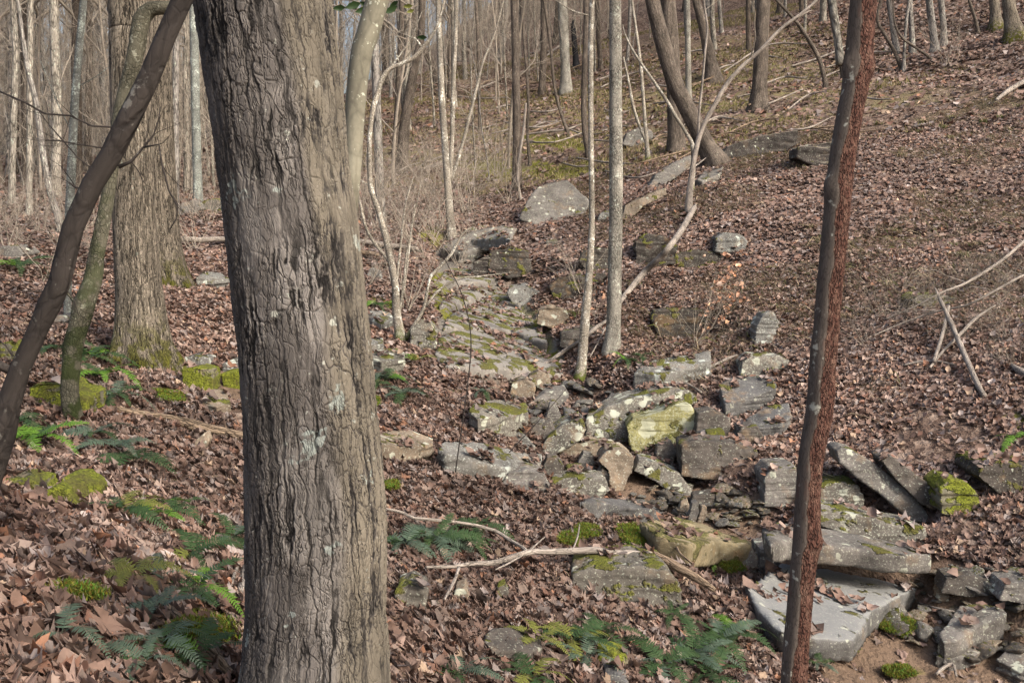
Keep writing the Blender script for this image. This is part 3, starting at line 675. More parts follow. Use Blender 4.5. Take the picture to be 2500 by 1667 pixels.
i = np.arange(m_ - 1)[:, None] * NS; j = np.arange(NS)[None]; jn = (j + 1) % NS
mb = MB(); mb.add(V.reshape(-1, 3), np.stack([i + j, i + jn, i + NS + jn, i + NS + j], -1).reshape(-1, 4), bc=BC.reshape(-1, 3), c=np.repeat(side.reshape(-1, 1), 4, 1))
link('trunk', mb.mesh('trunk', origin=root, color=True), M['redpole'], e)
mb = MB(); tube(mb, [P(2052, 160, RD), P(2048, 120, RD), P(2040, 60, RD), P(2032, 0, RD), P(2020, -120, RD + .05), P(1990, -500, RD + .2)], [.013, .011, .010, .010, .008, .003], 12, .03, .15); link('branch', mb.mesh('branch', origin=root), M['grey'], e)
mb = MB(); crown_on(mb, p[-7:], r[-7:], 4.0, rnd, 6, 1.6, 2, 4); link('crown', mb.mesh('crown', origin=root), M['twig'], e)

# --- foreground / left
make_tree('smooth_grey_tree', 'smooth greenish grey trunk leaning right, directly behind the thick plated trunk',
          [[(820, 1300, 44, .8), (838, 700, 43, .3), (856, 470, 42), (862, 400, 43), (868, 250, 50), (885, 120, 54), (922, 0, 58)]], M['smooth'], 9, d=4.1, sides=28, rough=.05, seed=2)
e = make_tree('leaning_dark_tree', 'dark smooth trunk slanting across the upper left corner', [[(-70, 1340, 66), (5, 1060, 66), (22, 985, 58), (50, 900, 50), (95, 800, 50), (120, 745, 58), (146, 690, 54), (178, 556, 53), (225, 450, 56), (270, 380, 58), (310, 300, 58), (365, 190, 54), (405, 90, 50), (445, 0, 52), (490, -110, 50), (560, -300, 46)]],
          M['dark'], 8, d=2.2, sides=32, rough=.10, flare=.2, seed=4, top=False,
          twigs=[[(30, 905, 30), (0, 892, 30), (-60, 880, 26)], [(290, 408, 11), (320, 395, 8), (350, 360, 6), (375, 330, 5), (388, 290, 4), (391, 262, 3)], [(350, 360, 6), (388, 353, 5.5), (395, 400, 5.5), (412, 465, 5), (434, 505, 5), (430, 535, 4), (415, 560, 3)],
                 [(275, 311, 6), (225, 308, 4.5), (190, 292, 4.5), (172, 283, 5), (110, 278, 5.5), (60, 250, 5.5), (0, 224, 5)], [(205, 462, 7), (185, 458, 6), (168, 445, 5)], [(250, 362, 6), (215, 356, 3.5), (188, 353, 3.5), (150, 345, 4), (100, 342, 1.5)],
                 [(240, 415, 6), (215, 405, 4), (190, 385, 3.5), (155, 345, 4), (120, 305, 3), (90, 265, 2)], [(150, 690, 4), (180, 730, 3), (192, 770, 2)], [(110, 712, 3.5), (50, 710, 3), (0, 728, 2.5)], [(32, 870, 5), (15, 845, 4), (0, 832, 4)]])
make_tree('mossy_crooked_tree', 'crooked moss darkened trunk with a bent upper limb, left of the ridged oak',
          [[(182, 1035, 44), (172, 960, 42), (174, 880, 44), (185, 820, 46), (205, 745, 56), (225, 690, 44), (240, 600, 36), (255, 520, 34), (268, 450, 32), (285, 330, 33), (303, 240, 36), (318, 180, 38), (335, 110, 40), (345, 50, 44), (372, 22, 44), (410, 20, 42), (450, 8, 36), (482, -30, 32), (495, -120, 30)]],
          M['mossy'], 8, sides=24, rough=.22, flare=.35, seed=5, crown=(5, 2, 2), step=.08, twigs=[[(205, 745, 30), (185, 738, 20), (172, 725, 6)]])
make_tree('lichen_sapling', 'straight blue grey lichened sapling rising beside the slanting dark trunk',
          [[(165, 790, 17), (166, 680, 19), (168, 560, 20), (175, 400, 21), (182, 260, 20), (193, 120, 18), (204, 0, 17)]], M['bluish'], 9, sides=14, seed=6, crown=(7, 2, 2), twigs=[[(185, 215, 4), (230, 190, 2.5), (268, 162, 2), (300, 130, 1)], [(178, 330, 4), (140, 250, 2.5), (100, 150, 1.5)]])
make_tree('ridged_oak', 'large oak with vertical ridged bark and mossy foot, left of the thick plated trunk',
          [[(352, 890, 124), (348, 850, 112), (342, 740, 108), (332, 600, 102), (326, 500, 98), (322, 350, 96), (318, 200, 96), (316, 100, 95), (313, 0, 94)]], M['oak'], 17, sides=72, rough=.05, flare=.55, seed=7, step=.05, crown=(12, 4, 2))
make_tree('ridged_oak', 'oak trunk half hidden behind the large ridged oak, on its right side',
          [[(408, 698, 92), (404, 640, 80), (398, 556, 74), (390, 400, 72), (384, 200, 70), (378, 0, 66)]], M['oak'], 17, sides=48, rough=.05, flare=.5, seed=8, step=.08, crown=(12, 4, 2))

# --- the multi stemmed clump in the middle
CL = [[(978, 835, 26), (968, 760, 20), (965, 700, 18), (955, 640, 17), (938, 565, 16), (925, 520, 14), (905, 455, 13), (902, 390, 12), (904, 320, 12), (912, 260, 13), (922, 228, 14), (932, 195, 14), (950, 170, 14), (975, 158, 13), (1008, 143, 13), (1030, 120, 12), (1058, 82, 9), (1075, 40, 7), (1085, 0, 6)],
      [(958, 652, 9), (940, 625, 9), (915, 595, 8), (893, 555, 8), (880, 500, 7), (872, 460, 6), (866, 440, 4)],
      [(990, 828, 14), (1020, 780, 10), (1035, 750, 9), (1045, 700, 8), (1052, 675, 9), (1060, 665, 9), (1085, 640, 8), (1105, 615, 8), (1118, 590, 7), (1130, 570, 6), (1150, 556, 4)],
      [(1040, 748, 7), (1060, 720, 6), (1090, 695, 6), (1125, 680, 5), (1165, 676, 4), (1210, 670, 3), (1250, 665, 2)],
      [(968, 790, 8), (968, 700, 7), (978, 600, 6), (990, 500, 5), (1010, 430, 3)], [(972, 780, 9), (985, 700, 7), (993, 620, 6), (1005, 560, 5), (1012, 500, 3)],
      [(985, 720, 6), (995, 640, 6), (1003, 570, 5), (1008, 540, 4), (1030, 440, 2)]]
make_tree('sapling_clump', 'clump of slender branching pale stems growing left of the dry creek bedrock', CL, M['pale'], 6, sides=12, rough=.12, seed=9, step=.06, crown=None, top=False,
          twigs=[[(950, 170, 6), (1000, 100, 3), (1030, 30, 2)], [(1030, 120, 9), (1015, 95, 4), (1000, 90, 3), (975, 80, 2)], [(975, 158, 5), (965, 120, 3), (960, 60, 2)], [(905, 455, 5), (880, 440, 3), (870, 420, 2)]])
# --- trees beyond the creek (name, label, stems, mat, height, kwargs)
T = [
 ('pale_trunk_tree', 'pale slender trunk of a twin stemmed tree above the stacked creek rocks', [[(1106, 600, 24), (1098, 520, 20), (1092, 430, 18), (1085, 330, 17), (1079, 250, 16), (1075, 150, 15), (1071, 60, 14), (1070, 0, 13)], [(1100, 440, 12), (1104, 330, 12), (1107, 200, 12), (1112, 90, 12), (1114, 0, 12)], [(1098, 450, 10), (1115, 400, 9), (1135, 330, 9), (1160, 230, 8), (1180, 150, 7), (1205, 90, 5), (1230, 0, 4)]], 'pale', 13, {}),
 ('slim_pale_snag', 'thin pale dead stem standing at the foot of the straight brown trunk', [[(1272, 492, 8), (1264, 440, 8), (1268, 380, 8), (1278, 320, 8), (1284, 252, 5)]], 'dead', 4, dict(top=False, crown=None)),
 ('straight_brown_tree', 'straight brown trunk behind the lichened angular boulder', [[(1262, 468, 26), (1262, 380, 22), (1261, 250, 20), (1258, 100, 19), (1256, 0, 19)]], 'brown', 16, {}),
 ('thin_wavy_tree', 'thin wavy trunk just right of the straight brown trunk', [[(1294, 405, 10), (1288, 330, 8), (1290, 250, 8), (1284, 150, 8), (1276, 60, 9), (1272, 0, 9)]], 'brown', 11, {}),
 ('leaning_thin_tree', 'thin trunk leaning left with its foot on the leafy terrace', [[(1388, 330, 11), (1374, 290, 9), (1362, 250, 8), (1352, 200, 8), (1345, 120, 8), (1335, 50, 8), (1328, 0, 8)]], 'brown', 12, {}),
 ('light_grey_tree', 'light grey straight trunk standing on the green slope', [[(1382, 226, 27), (1380, 160, 24), (1376, 80, 24), (1372, 0, 23)]], 'grey', 17, {}),
 ('charred_snag', 'black charred snag standing on the green slope', [[(1407, 165, 15), (1403, 110, 14), (1399, 60, 12), (1403, 50, 5)]], 'char', 4, dict(top=False, crown=None)),
 ('curved_foot_tree', 'grey brown trunk curving at its foot behind the slender white banded sapling', [[(1438, 385, 15), (1432, 350, 15), (1426, 300, 14), (1426, 200, 14), (1430, 100, 14), (1431, 0, 14)]], 'brown', 14, {}),
 ('banded_sapling', 'slender pale banded sapling standing at the lower end of the creek bedrock', [[(1416, 925, 30), (1420, 890, 24), (1427, 800, 23), (1436, 700, 20), (1443, 600, 16), (1445, 500, 14), (1443, 350, 13), (1442, 200, 13), (1443, 80, 13), (1446, 0, 12)]], 'pale', 10, dict(sides=20, flare=.3, twigs=[[(1443, 40, 4), (1400, 28, 4), (1370, 10, 3), (1340, -10, 2)]])),
 ('grey_lichened_tree', 'tall straight grey trunk speckled with lichen, right of the banded sapling', [[(1493, 858, 42), (1498, 800, 36), (1500, 700, 34), (1503, 560, 33), (1504, 400, 33), (1503, 200, 31), (1502, 0, 29)]], 'grey', 15, dict(sides=28, flare=.3)),
 ('forked_pale_sapling', 'pale sapling forking low into two slender stems on the slope', [[(1582, 390, 13), (1578, 340, 11), (1572, 260, 9), (1566, 180, 9), (1558, 110, 8), (1548, 40, 7), (1543, 0, 7)], [(1580, 350, 9), (1562, 310, 8), (1546, 260, 8), (1535, 200, 7), (1522, 140, 4)]], 'pale', 10, dict(flare=.2)),
 ('bowed_thin_sapling', 'thin bare stem arching down against the big slanting trunk', [[(1692, 365, 12), (1675, 325, 9), (1650, 285, 9), (1633, 255, 9), (1600, 205, 8), (1565, 155, 7), (1540, 115, 6), (1526, 84, 3), (1520, 60, 2)]], 'pale', 5, dict(top=False, crown=None, d=21.2)),
 ('slanting_big_tree', 'big ridged trunk slanting left out of the rocky slope', [[(1748, 402, 62), (1725, 360, 48), (1700, 310, 44), (1670, 250, 44), (1648, 205, 43), (1625, 130, 40), (1607, 60, 38), (1592, 0, 36)]], 'brown', 16, dict(sides=28, flare=.3)),
 ('dark_straight_tree', 'dark upright trunk standing behind the big slanting trunk', [[(1655, 400, 42), (1650, 320, 38), (1645, 200, 36), (1638, 100, 37), (1630, 0, 38)]], 'brown', 17, dict(d=28)),
 ('grey_thin_tree', 'straight thin grey trunk just right of the dark upright trunk', [[(1682, 262, 16), (1680, 160, 14), (1679, 60, 14), (1678, 0, 14)]], 'grey', 14, {}),
 ('flared_brown_tree', 'leaning brown trunk with a wide flared base on the sunny green slope', [[(1742, 198, 40), (1735, 150, 30), (1722, 90, 24), (1708, 30, 22), (1700, 0, 21)]], 'brown', 17, {}),
 ('forked_dead_tree', 'dead forked sapling with a blackened foot leaning far right across the slope', [[(1681, 520, 20), (1683, 480, 17), (1688, 430, 14), (1698, 370, 13), (1712, 320, 13), (1740, 265, 13), (1775, 205, 12), (1815, 160, 11), (1862, 118, 10), (1905, 72, 9), (1955, 35, 8), (1995, 0, 7)], [(1705, 345, 7), (1707, 280, 7), (1714, 210, 6), (1722, 120, 6), (1727, 70, 6), (1722, 30, 5), (1718, 0, 4)], [(1942, 48, 6), (1965, 33, 5), (1982, 26, 2)]], 'dead', 7, dict(flare=.1, crown=(3, 1.2, 1))),
 ('twin_tone_tree', 'stout trunk dark on its left side standing mid slope beside the forked dead sapling', [[(1852, 272, 44), (1854, 220, 36), (1859, 120, 34), (1865, 0, 32)]], 'brown', 17, dict(sides=20)),
 ('bent_dark_sapling', 'bent dark sapling arching left on the upper slope', [[(2017, 218, 14), (2010, 180, 12), (1998, 140, 12), (1972, 95, 11), (1945, 55, 10), (1918, 25, 8), (1895, 0, 7)]], 'brown', 9, dict(crown=(4, 1.5, 1))),
 ('slim_dark_tree', 'slim dark trunk rising just left of the red and grey trunk', [[(2060, 190, 13), (2050, 130, 13), (2036, 70, 12), (2024, 0, 11)]], 'brown', 12, {}),
 ('hill_tree', 'grey trunk left of a pair on the hill right of the red trunk', [[(2188, 130, 17), (2183, 90, 14), (2176, 40, 13), (2170, 0, 13)]], 'farg', 14, {}),
 ('hill_tree', 'thin trunk with two feet on the hill just right of the red trunk', [[(2206, 175, 11), (2208, 120, 8), (2213, 50, 8), (2220, 0, 8)]], 'farg', 12, {}),
 ('hill_tree', 'dark stem leaning left across thin hill trunks right of the red trunk', [[(2202, 172, 12), (2185, 130, 10), (2160, 85, 9), (2142, 50, 8), (2150, 0, 7)]], 'brown', 10, {}),
 ('hill_tree', 'grey trunk standing alone farther up the hill above the thin feet', [[(2228, 132, 16), (2226, 80, 13), (2222, 0, 12)]], 'farg', 14, {}),
 ('hill_tree', 'brown grey trunk left of the pair beside the dry shrub on the hill', [[(2283, 132, 22), (2278, 80, 18), (2268, 0, 17)]], 'farg', 15, {}),
 ('hill_tree', 'brown grey trunk right of the pair beside the dry shrub on the hill', [[(2305, 118, 17), (2303, 60, 15), (2297, 0, 15)]], 'farg', 15, {}),
 ('hill_tree', 'thin leaning trunk ending at a small stone high on the right hill', [[(2388, 82, 10), (2380, 45, 9), (2366, 0, 8)]], 'brown', 12, {}),
 ('hill_tree', 'stout pale trunk with a dark foot near the upper right corner', [[(2432, 72, 32), (2430, 40, 24), (2427, 0, 23)]], 'oak', 16, {}),
 ('hill_tree', 'stout ridged trunk nearest the upper right corner', [[(2478, 96, 44), (2470, 50, 33), (2462, 0, 31)]], 'oak', 16, dict(sides=20)),
 ('hill_tree', 'thin dark branch like trunk leaning left beside the dry shrub', [[(2275, 147, 8), (2240, 120, 7), (2205, 95, 7), (2185, 60, 5), (2180, 0, 4)]], 'brown', 8, dict(crown=None)),
 ('pale_trunk_tree', 'pale grey straight trunk directly behind the branching sapling clump', [[(930, 545, 24), (927, 450, 22), (922, 320, 21), (918, 200, 20), (914, 80, 18), (912, 0, 17)]], 'farg', 15, {}),
 ('crooked_grey_tree', 'crooked dark grey trunk behind the brush, right of the branching clump', [[(980, 420, 30), (984, 360, 27), (990, 290, 25), (1003, 210, 24), (1015, 150, 20), (1028, 90, 18), (1030, 0, 16)]], 'brown', 15, {}),
 ('crooked_grey_tree', 'dark trunk slanting left above the far bank beside the twin stemmed tree', [[(1068, 205, 20), (1050, 150, 18), (1030, 110, 16), (1012, 60, 15), (1000, 0, 14)]], 'brown', 15, {}),
 ('mid_thin_tree', 'dark thin straight trunk between the twin stemmed tree and straight brown trunk', [[(1172, 325, 10), (1170, 250, 9), (1168, 120, 9), (1162, 0, 9)]], 'brown', 13, {}),
 ('left_trunk', 'sinuous grey brown trunk leaning left at the left edge woodland', [[(145, 540, 20), (128, 490, 17), (112, 420, 16), (100, 340, 15), (88, 250, 14), (70, 180, 13), (55, 90, 11), (43, 0, 10)]], 'farg', 12, dict(d=17)),
 ('left_trunk', 'pale greenish trunk just left of the blue grey sapling', [[(132, 478, 28), (137, 400, 24), (138, 250, 23), (134, 120, 22), (130, 0, 21)]], 'far', 17, {}),
 ('left_trunk', 'straight trunk third from the left edge with a visible foot', [[(72, 530, 17), (72, 400, 15), (73, 200, 14), (75, 0, 14)]], 'far', 15, {}),
 ('left_trunk', 'straight brown trunk second from the left edge', [[(28, 505, 18), (30, 400, 16), (34, 250, 16), (38, 120, 15), (30, 0, 14)]], 'far', 15, {}),
 ('left_trunk', 'blue grey trunk between the two ridged oaks and the thick plated trunk', [[(485, 512, 24), (481, 400, 21), (477, 250, 21), (475, 120, 21), (473, 0, 20)]], 'bluish', 17, {}),
 ('left_trunk', 'pale trunk close on the right of the half hidden oak', [[(428, 530, 22), (428, 400, 18), (428, 250, 16), (430, 100, 15), (430, 0, 14)]], 'farg', 15, {}),
 ('left_trunk', 'lichened trunk just left of the large ridged oak', [[(262, 430, 22), (258, 320, 20), (252, 200, 19), (248, 90, 18), (246, 0, 18)]], 'farg', 16, {}),
]
for i, (nm, lb_, st, mt, ht, kw) in enumerate(T):
    make_tree(nm, lb_, st, M[mt], ht, seed=20 + i, **{**dict(sides=14), **kw})

# --- background woodland: a few trees modelled, then copied tree by tree
def proto(name, mat, h, r0, seed, low=False, cr=(17, 3.2, 2, 5)):
    rnd = random.Random(seed); p = [np.array([0, 0, -.4])]; D = np.array([0, 0, 1.0]); k = 9; lean = np.array([rnd.gauss(0, .05), rnd.gauss(0, .05), 0])
    for i in range(k):
        D = unit(D + np.array([rnd.gauss(0, .06), rnd.gauss(0, .06), 0]) + lean * .5 + np.array([0, 0, .15])); p.append(p[-1] + D * (h + .4) / k)
    r = [r0 * (1 - .72 * i / k) for i in range(k + 1)]
    mb = MB(); tube(mb, p, r, 9, .45, .08, .4, off=seed)
    mt = mb.mesh('trunk'); mt.materials.append(mat)
    mb = MB(); crown_on(mb, p, r, h * (.12 if low else .24), rnd, *cr, up=.12)
    mc = mb.mesh('crown'); mc.materials.append(M['twig'])
    return mt, mc
PRO = [proto('t', M['far'], 18, .13, 101), proto('t', M['farg'], 16, .10, 102), proto('t', M['brown'], 17, .15, 103), proto('t', M['far'], 14, .085, 104), proto('t', M['farg'], 19, .17, 105), proto('t', M['far'], 12, .06, 106)]
UND = [proto('u', M['far'], 7, .035, 201, True, (16, 1.5, 1, 5)), proto('u', M['farg'], 5.5, .03, 202, True, (18, 1.4, 1, 5)), proto('u', M['twig'], 8, .045, 203, True, (18, 1.8, 1, 5)), proto('u', M['far'], 9, .05, 204, True, (16, 2.0, 1, 5))]
def place(pair, x, y, name, label, cat, group, sc, rz):
    e = bpy.data.objects.new(name, None); col.objects.link(e); e.location = (x, y, gz(x, y)); e.scale = (sc, sc, sc); e.rotation_euler = (0, 0, rz); tag(e, label, cat, group)
    for nm, me in zip(('trunk', 'crown'), pair):
        c = bpy.data.objects.new(nm, me); col.objects.link(c); c.parent = e
rnd = random.Random(99); n = 0; used = []
def dens(px): return 1.0 if px < 560 else (.55 if px < 1000 else .65)
tries = 0
while n < 298 and tries < 6000:
    tries += 1
    px = rnd.uniform(-150, 2600); dmin = 26 if px < 600 else (38 if px < 1250 else 46)
    if rnd.random() > dens(px): continue
    d = dmin + (105 - dmin) * rnd.random() ** (1.25 if px < 600 else 1.0)
    if px > 1500 and d < 50 and px > 2050: d = rnd.uniform(33, 60)
    x = (px - CX) / F * d; y = d
    if any((x - a) ** 2 + (y - b_) ** 2 < 1.2 for a, b_ in used): continue
    used.append((x, y)); n += 1
    place(rnd.choice(PRO), x, y, 'woodland_tree', 'slender bare tree in the leafless woodland filling the background', 'tree', 'leafless background trees', rnd.uniform(.8, 1.35), rnd.uniform(0, 6.28))
for n in range(230):
    px = rnd.uniform(-150, 1500) if n % 4 else rnd.uniform(1300, 2600); d = rnd.uniform(24, 75) if px < 620 else (rnd.uniform(30, 80) if px < 1250 else rnd.uniform(52, 90))
    place(rnd.choice(UND), (px - CX) / F * d, d, 'woodland_sapling', 'thin twiggy sapling among the leafless background trees', 'sapling', 'background saplings', rnd.uniform(.7, 1.3), rnd.uniform(0, 6.28))
# unseen trees added behind and beside the viewpoint to shade the foreground
for (x, y) in [(5.5, -3), (3, -7), (9, -6), (-6, -4), (-7, 5.5), (8.5, 1)]:
    place(rnd.choice(PRO[:3]), x, y, 'shade_tree', 'bare tree added beside the viewpoint, outside the frame, to shade the foreground', 'tree', 'added shade trees around the viewpoint', 1.0, rnd.uniform(0, 6.28))

# --- bare shrubs (each one a thing)
def shrub_mesh(seed, n=9, h=1.6, spread=.5, r=.006, lvl=2, kids=4):
    rnd = random.Random(seed); mb = MB()
    for i in range(n):
        a = rnd.uniform(0, 6.283); grow(mb, [rnd.gauss(0, .06), rnd.gauss(0, .06), -.05], [math.cos(a) * spread, math.sin(a) * spread, 1], h * rnd.uniform(.6, 1), r * rnd.uniform(.6, 1.2), 0, lvl, rnd, .25, .03, 4, kids)
    me = mb.mesh('bare_shrub'); me.materials.append(M['twig_light']); return me
SH = [shrub_mesh(i, 9, 1.7, .55, .0085) for i in range(3)] + [shrub_mesh(9, 16, 1.1, .9, .0045, 2, 4)]
def shrub(px, py, sc, k, label, d=None, group=None):
    p, _ = to_root(px, py, d); o = link('bare_shrub', SH[k], loc=(p[0], p[1], gz(p[0], p[1]))); o.scale = (sc,) * 3; o.rotation_euler = (0, 0, px * .37); tag(o, label, 'shrub', group)
shrub(1700, 850, .62, 0, 'small bare shrub in front of the mossy hollow on the right bank')
shrub(2310, 165, 1.35, 1, 'dry upright shrub high on the right hill')
shrub(1418, 720, .7, 2, 'leafless shrub on the bank behind the banded sapling')
for i, (px, py) in enumerate([(1020, 560), (1060, 520), (960, 600), (900, 540), (1120, 500), (1000, 480), (1160, 470), (1210, 440), (940, 470), (1080, 440), (1040, 400), (1200, 380), (1140, 390), (930, 560), (985, 530), (1045, 480), (1100, 455), (1010, 600), (900, 480), (1150, 520), (1060, 590)]):
    shrub(px, py, [1.0, 1.25, .9, 1.5][i % 4], i % 3, 'tangled bare shrub in the brush above the creek behind the sapling clump', group='brush shrubs above the creek')
for i, (px, py) in enumerate([(20, 560), (90, 570), (60, 600), (150, 600), (220, 560), (420, 600), (500, 545), (30, 620), (230, 620), (450, 500), (180, 540), (120, 520), (520, 480)]):
    shrub(px, py, [.6, .85, .55][i % 3], i % 3, 'tangled bare shrub on the left woodland floor beyond the oaks', group='brush shrubs left')
for i, (px, py) in enumerate([(2230, 800), (2330, 830), (2160, 780), (2280, 740), (2400, 790), (2120, 850), (2420, 720), (2480, 700), (2350, 690), (2460, 830), (2200, 720), (2480, 900)]):
    shrub(px, py, [.6, .5][i % 2], 3, 'low tangle of thin dry twigs around the broken limbs on the right slope', group='dry twigs on the right slope')

# the far woodland's fine twig haze: one uncountable mass of thin stems and twigs
rg = np.random.default_rng(8); NB = 26000
px_ = np.where(rg.random(NB) < .62, rg.uniform(-200, 640, NB), rg.uniform(780, 1500, NB)); d_ = rg.uniform(26, 95, NB) ** 1.0
d_ = np.where(px_ > 700, np.maximum(d_, rg.uniform(45, 100, NB)), d_)
bx = (px_ - CX) / F * d_; by = d_; h0 = rg.gamma(2.0, 1.7, NB); bz = H(bx, by, False) + h0
L = rg.uniform(.8, 2.6, NB); a_ = rg.uniform(0, 6.283, NB); el = np.abs(rg.normal(.9, .45, NB)); D_ = np.stack([np.cos(a_) * np.cos(el), np.sin(a_) * np.cos(el), np.sin(el)], -1)
p0 = np.stack([bx, by, bz], -1); p1 = p0 + D_ * L[:, None] * .5 + rg.normal(0, .08, (NB, 3)); p2_ = p1 + (D_ + rg.normal(0, .25, (NB, 3))) * L[:, None] * .5
rr = rg.uniform(.005, .012, NB) * (d_ / 45) ** .5
V = []
for q, k in ((p0, 1.0), (p1, .7), (p2_, .35)):
    for t_ in (0, 2.094, 4.189): V.append(q + np.stack([np.cos(t_) * rr * k, np.sin(t_) * rr * k, 0 * rr], -1))
V = np.stack(V, 1).reshape(-1, 3); fq = []
for s_ in (0, 3):
    for t_ in range(3): fq.append([s_ + t_, s_ + (t_ + 1) % 3, s_ + 3 + (t_ + 1) % 3, s_ + 3 + t_])
f4 = (np.array(fq)[None] + (np.arange(NB) * 9)[:, None, None]).reshape(-1, 4)
mb = MB(); mb.add(V, f4, bc=V * .3); tag(link('distant_brush', mb.mesh('distant_brush'), M['twig']), 'haze of fine bare twigs filling the far woodland', 'brush', kind='stuff')
# low grass on the open upper slope
NG = 90000; gx = rg.uniform(-9, 16, NG); gy = rg.uniform(25, 62, NG); k_ = (fbm(gx * .28, gy * .55, o=4) > .06); gx, gy = gx[k_], gy[k_]; NG = len(gx)
gz_ = H(gx, gy); a_ = rg.uniform(0, 6.283, NG); hh = rg.uniform(.05, .16, NG); ww = .012 + .0002 * gy
V = np.stack([np.stack([gx - np.cos(a_) * ww, gy - np.sin(a_) * ww, gz_], -1), np.stack([gx + np.cos(a_) * ww, gy + np.sin(a_) * ww, gz_], -1), np.stack([gx + rg.normal(0, .05, NG), gy - .05 + rg.normal(0, .05, NG), gz_ + hh], -1)], 1).reshape(-1, 3)
cg = np.where(rg.random((NG, 1)) < .45, [[.18, .18, .055, 1]], [[.34, .28, .16, 1]]) * rg.uniform(.7, 1.3, (NG, 1)); cg[:, 3] = 1
mb = MB(); mb.add(V, f3=np.arange(len(V)).reshape(-1, 3), c=np.repeat(cg, 3, 0)); tag(link('grass', mb.mesh('grass', smooth=False, bc=False, color=True), M['grass']), 'thin yellow green grass on the open upper slope', 'grass', kind='stuff')
for (px, py, sc_v, k_, lb_) in [(900, 700, .75, 2, 'bare twiggy shrub between the thick trunk and the sapling clump'), (1030, 640, .8, 0, 'bare twiggy shrub just behind the sapling clump'), (1120, 650, .7, 1, 'bare twiggy shrub right of the sapling clump by the creek head')]:
    shrub(px, py, sc_v, k_, lb_)

# dry straw and needles lying over the right slope
NG = 42000; gx = rg.uniform(1.5, 16, NG); gy = rg.uniform(8, 27, NG); k_ = (fbm(gx * .5 + 7, gy * .5, o=4) > -.02) & (creek_dist(gx, gy) > 1.2); gx, gy = gx[k_], gy[k_]; NG = len(gx)
gz_ = H(gx, gy) + .03; a_ = rg.normal(-2.2, .8, NG); L = rg.uniform(.10, .34, NG); ww = .0022 + .00014 * gy
dx_, dy_ = np.cos(a_) * L, np.sin(a_) * L; x2, y2 = gx + dx_, gy + dy_; z2 = H(x2, y2) + rg.uniform(.0, .09, NG)
xm, ym, zm = (gx + x2) / 2, (gy + y2) / 2, (gz_ + z2) / 2 + rg.uniform(.02, .10, NG)
nx_, ny_ = -np.sin(a_) * ww, np.cos(a_) * ww
V = np.stack([np.stack([gx - nx_, gy - ny_, gz_], -1), np.stack([gx + nx_, gy + ny_, gz_], -1), np.stack([xm + nx_, ym + ny_, zm + ww], -1), np.stack([xm - nx_, ym - ny_, zm - ww], -1), np.stack([x2, y2, z2], -1), np.stack([x2, y2, z2 + .002], -1)], 1).reshape(-1, 3)
f4 = (np.array([[0, 1, 2, 3], [3, 2, 5, 4]])[None] + (np.arange(NG) * 6)[:, None, None]).reshape(-1, 4)
cg = np.array([[.30, .24, .15, 1], [.38, .31, .2, 1], [.16, .17, .05, 1], [.2, .155, .1, 1]])[rg.choice(4, NG, p=[.4, .25, .1, .25])]
mb = MB(); mb.add(V, f4, c=np.repeat(cg, 6, 0)); tag(link('dry_grass', mb.mesh('dry_grass', smooth=False, bc=False, color=True), M['grass']), 'dry straw strewn over the leafy right slope', 'dry grass', kind='stuff')

for (px, py, sc_v, k_, lb_) in [(880, 620, 1.0, 1, 'tall bare shrub close to the right edge of the thick trunk'), (990, 760, .8, 0, 'bare shrub at the foot of the sapling clump'), (1075, 560, 1.3, 2, 'tall bare shrub before the twin stemmed tree'), (1150, 610, .9, 0, 'bare shrub leaning over the pale ledge rock'),
        (1240, 500, 1.1, 1, 'bare shrub left of the angular boulder'), (120, 700, .9, 2, 'bare shrub behind the crooked mossy trunk'), (470, 620, 1.0, 0, 'bare shrub between the half hidden oak and the thick trunk')]:
    shrub(px, py, sc_v, k_, lb_)

# ================================================================== ROCKS
def remesh(me, vox, origin, amp, seed, strat=1.0, sub=0):
    """closed rough prism -> evenly meshed stone with worn edges, layered and chipped"""
    o = bpy.data.objects.new('tmp', me); col.objects.link(o)
    md = o.modifiers.new('r', 'REMESH'); md.mode = 'VOXEL'; md.voxel_size = vox; md.adaptivity = 0
    dg = bpy.context.evaluated_depsgraph_get(); ev = o.evaluated_get(dg); m2 = bpy.data.meshes.new_from_object(ev)
    bpy.data.objects.remove(o); bpy.data.meshes.remove(me)
    N = len(m2.vertices); v = np.empty(N * 3, np.float32); m2.vertices.foreach_get('co', v); v = v.reshape(-1, 3)
    nr = np.empty(N * 3, np.float32); m2.vertex_normals.foreach_get('vector', nr); nr = nr.reshape(-1, 3)
    x, y, z = (v * 1.0).T.astype(float); k = 1.0 / amp * .09
    side = 1 - np.abs(nr[:, 2])
    wx = x + seed * 7.3
    dsp = fbm(wx * k, y * k, z * k, o=4) * amp * 1.3
    dsp += (np.abs(fbm(wx * k * 2.2 + 9, y * k * 2.2, z * k * 2.2, o=2)) - .25) * -amp * .9
    lay = fbm(wx * k * .25, y * k * .25, (z + .3 * amp * 6 * fbm(wx * 3, y * 3, o=2)) * .8 / max(amp, .01), o=3)
    dsp += np.sign(lay) * np.abs(lay) ** .6 * amp * 1.1 * strat * side * np.clip(.5 + fbm(wx * k * .4, y * k * .4, z * k, o=2) * 2, 0, 1)
    v = v + nr * dsp[:, None]
    m2.vertices.foreach_set('co', v.astype(np.float32).ravel()); m2.polygons.foreach_set('use_smooth', np.ones(len(m2.polygons), bool)); m2.update()
    return m2
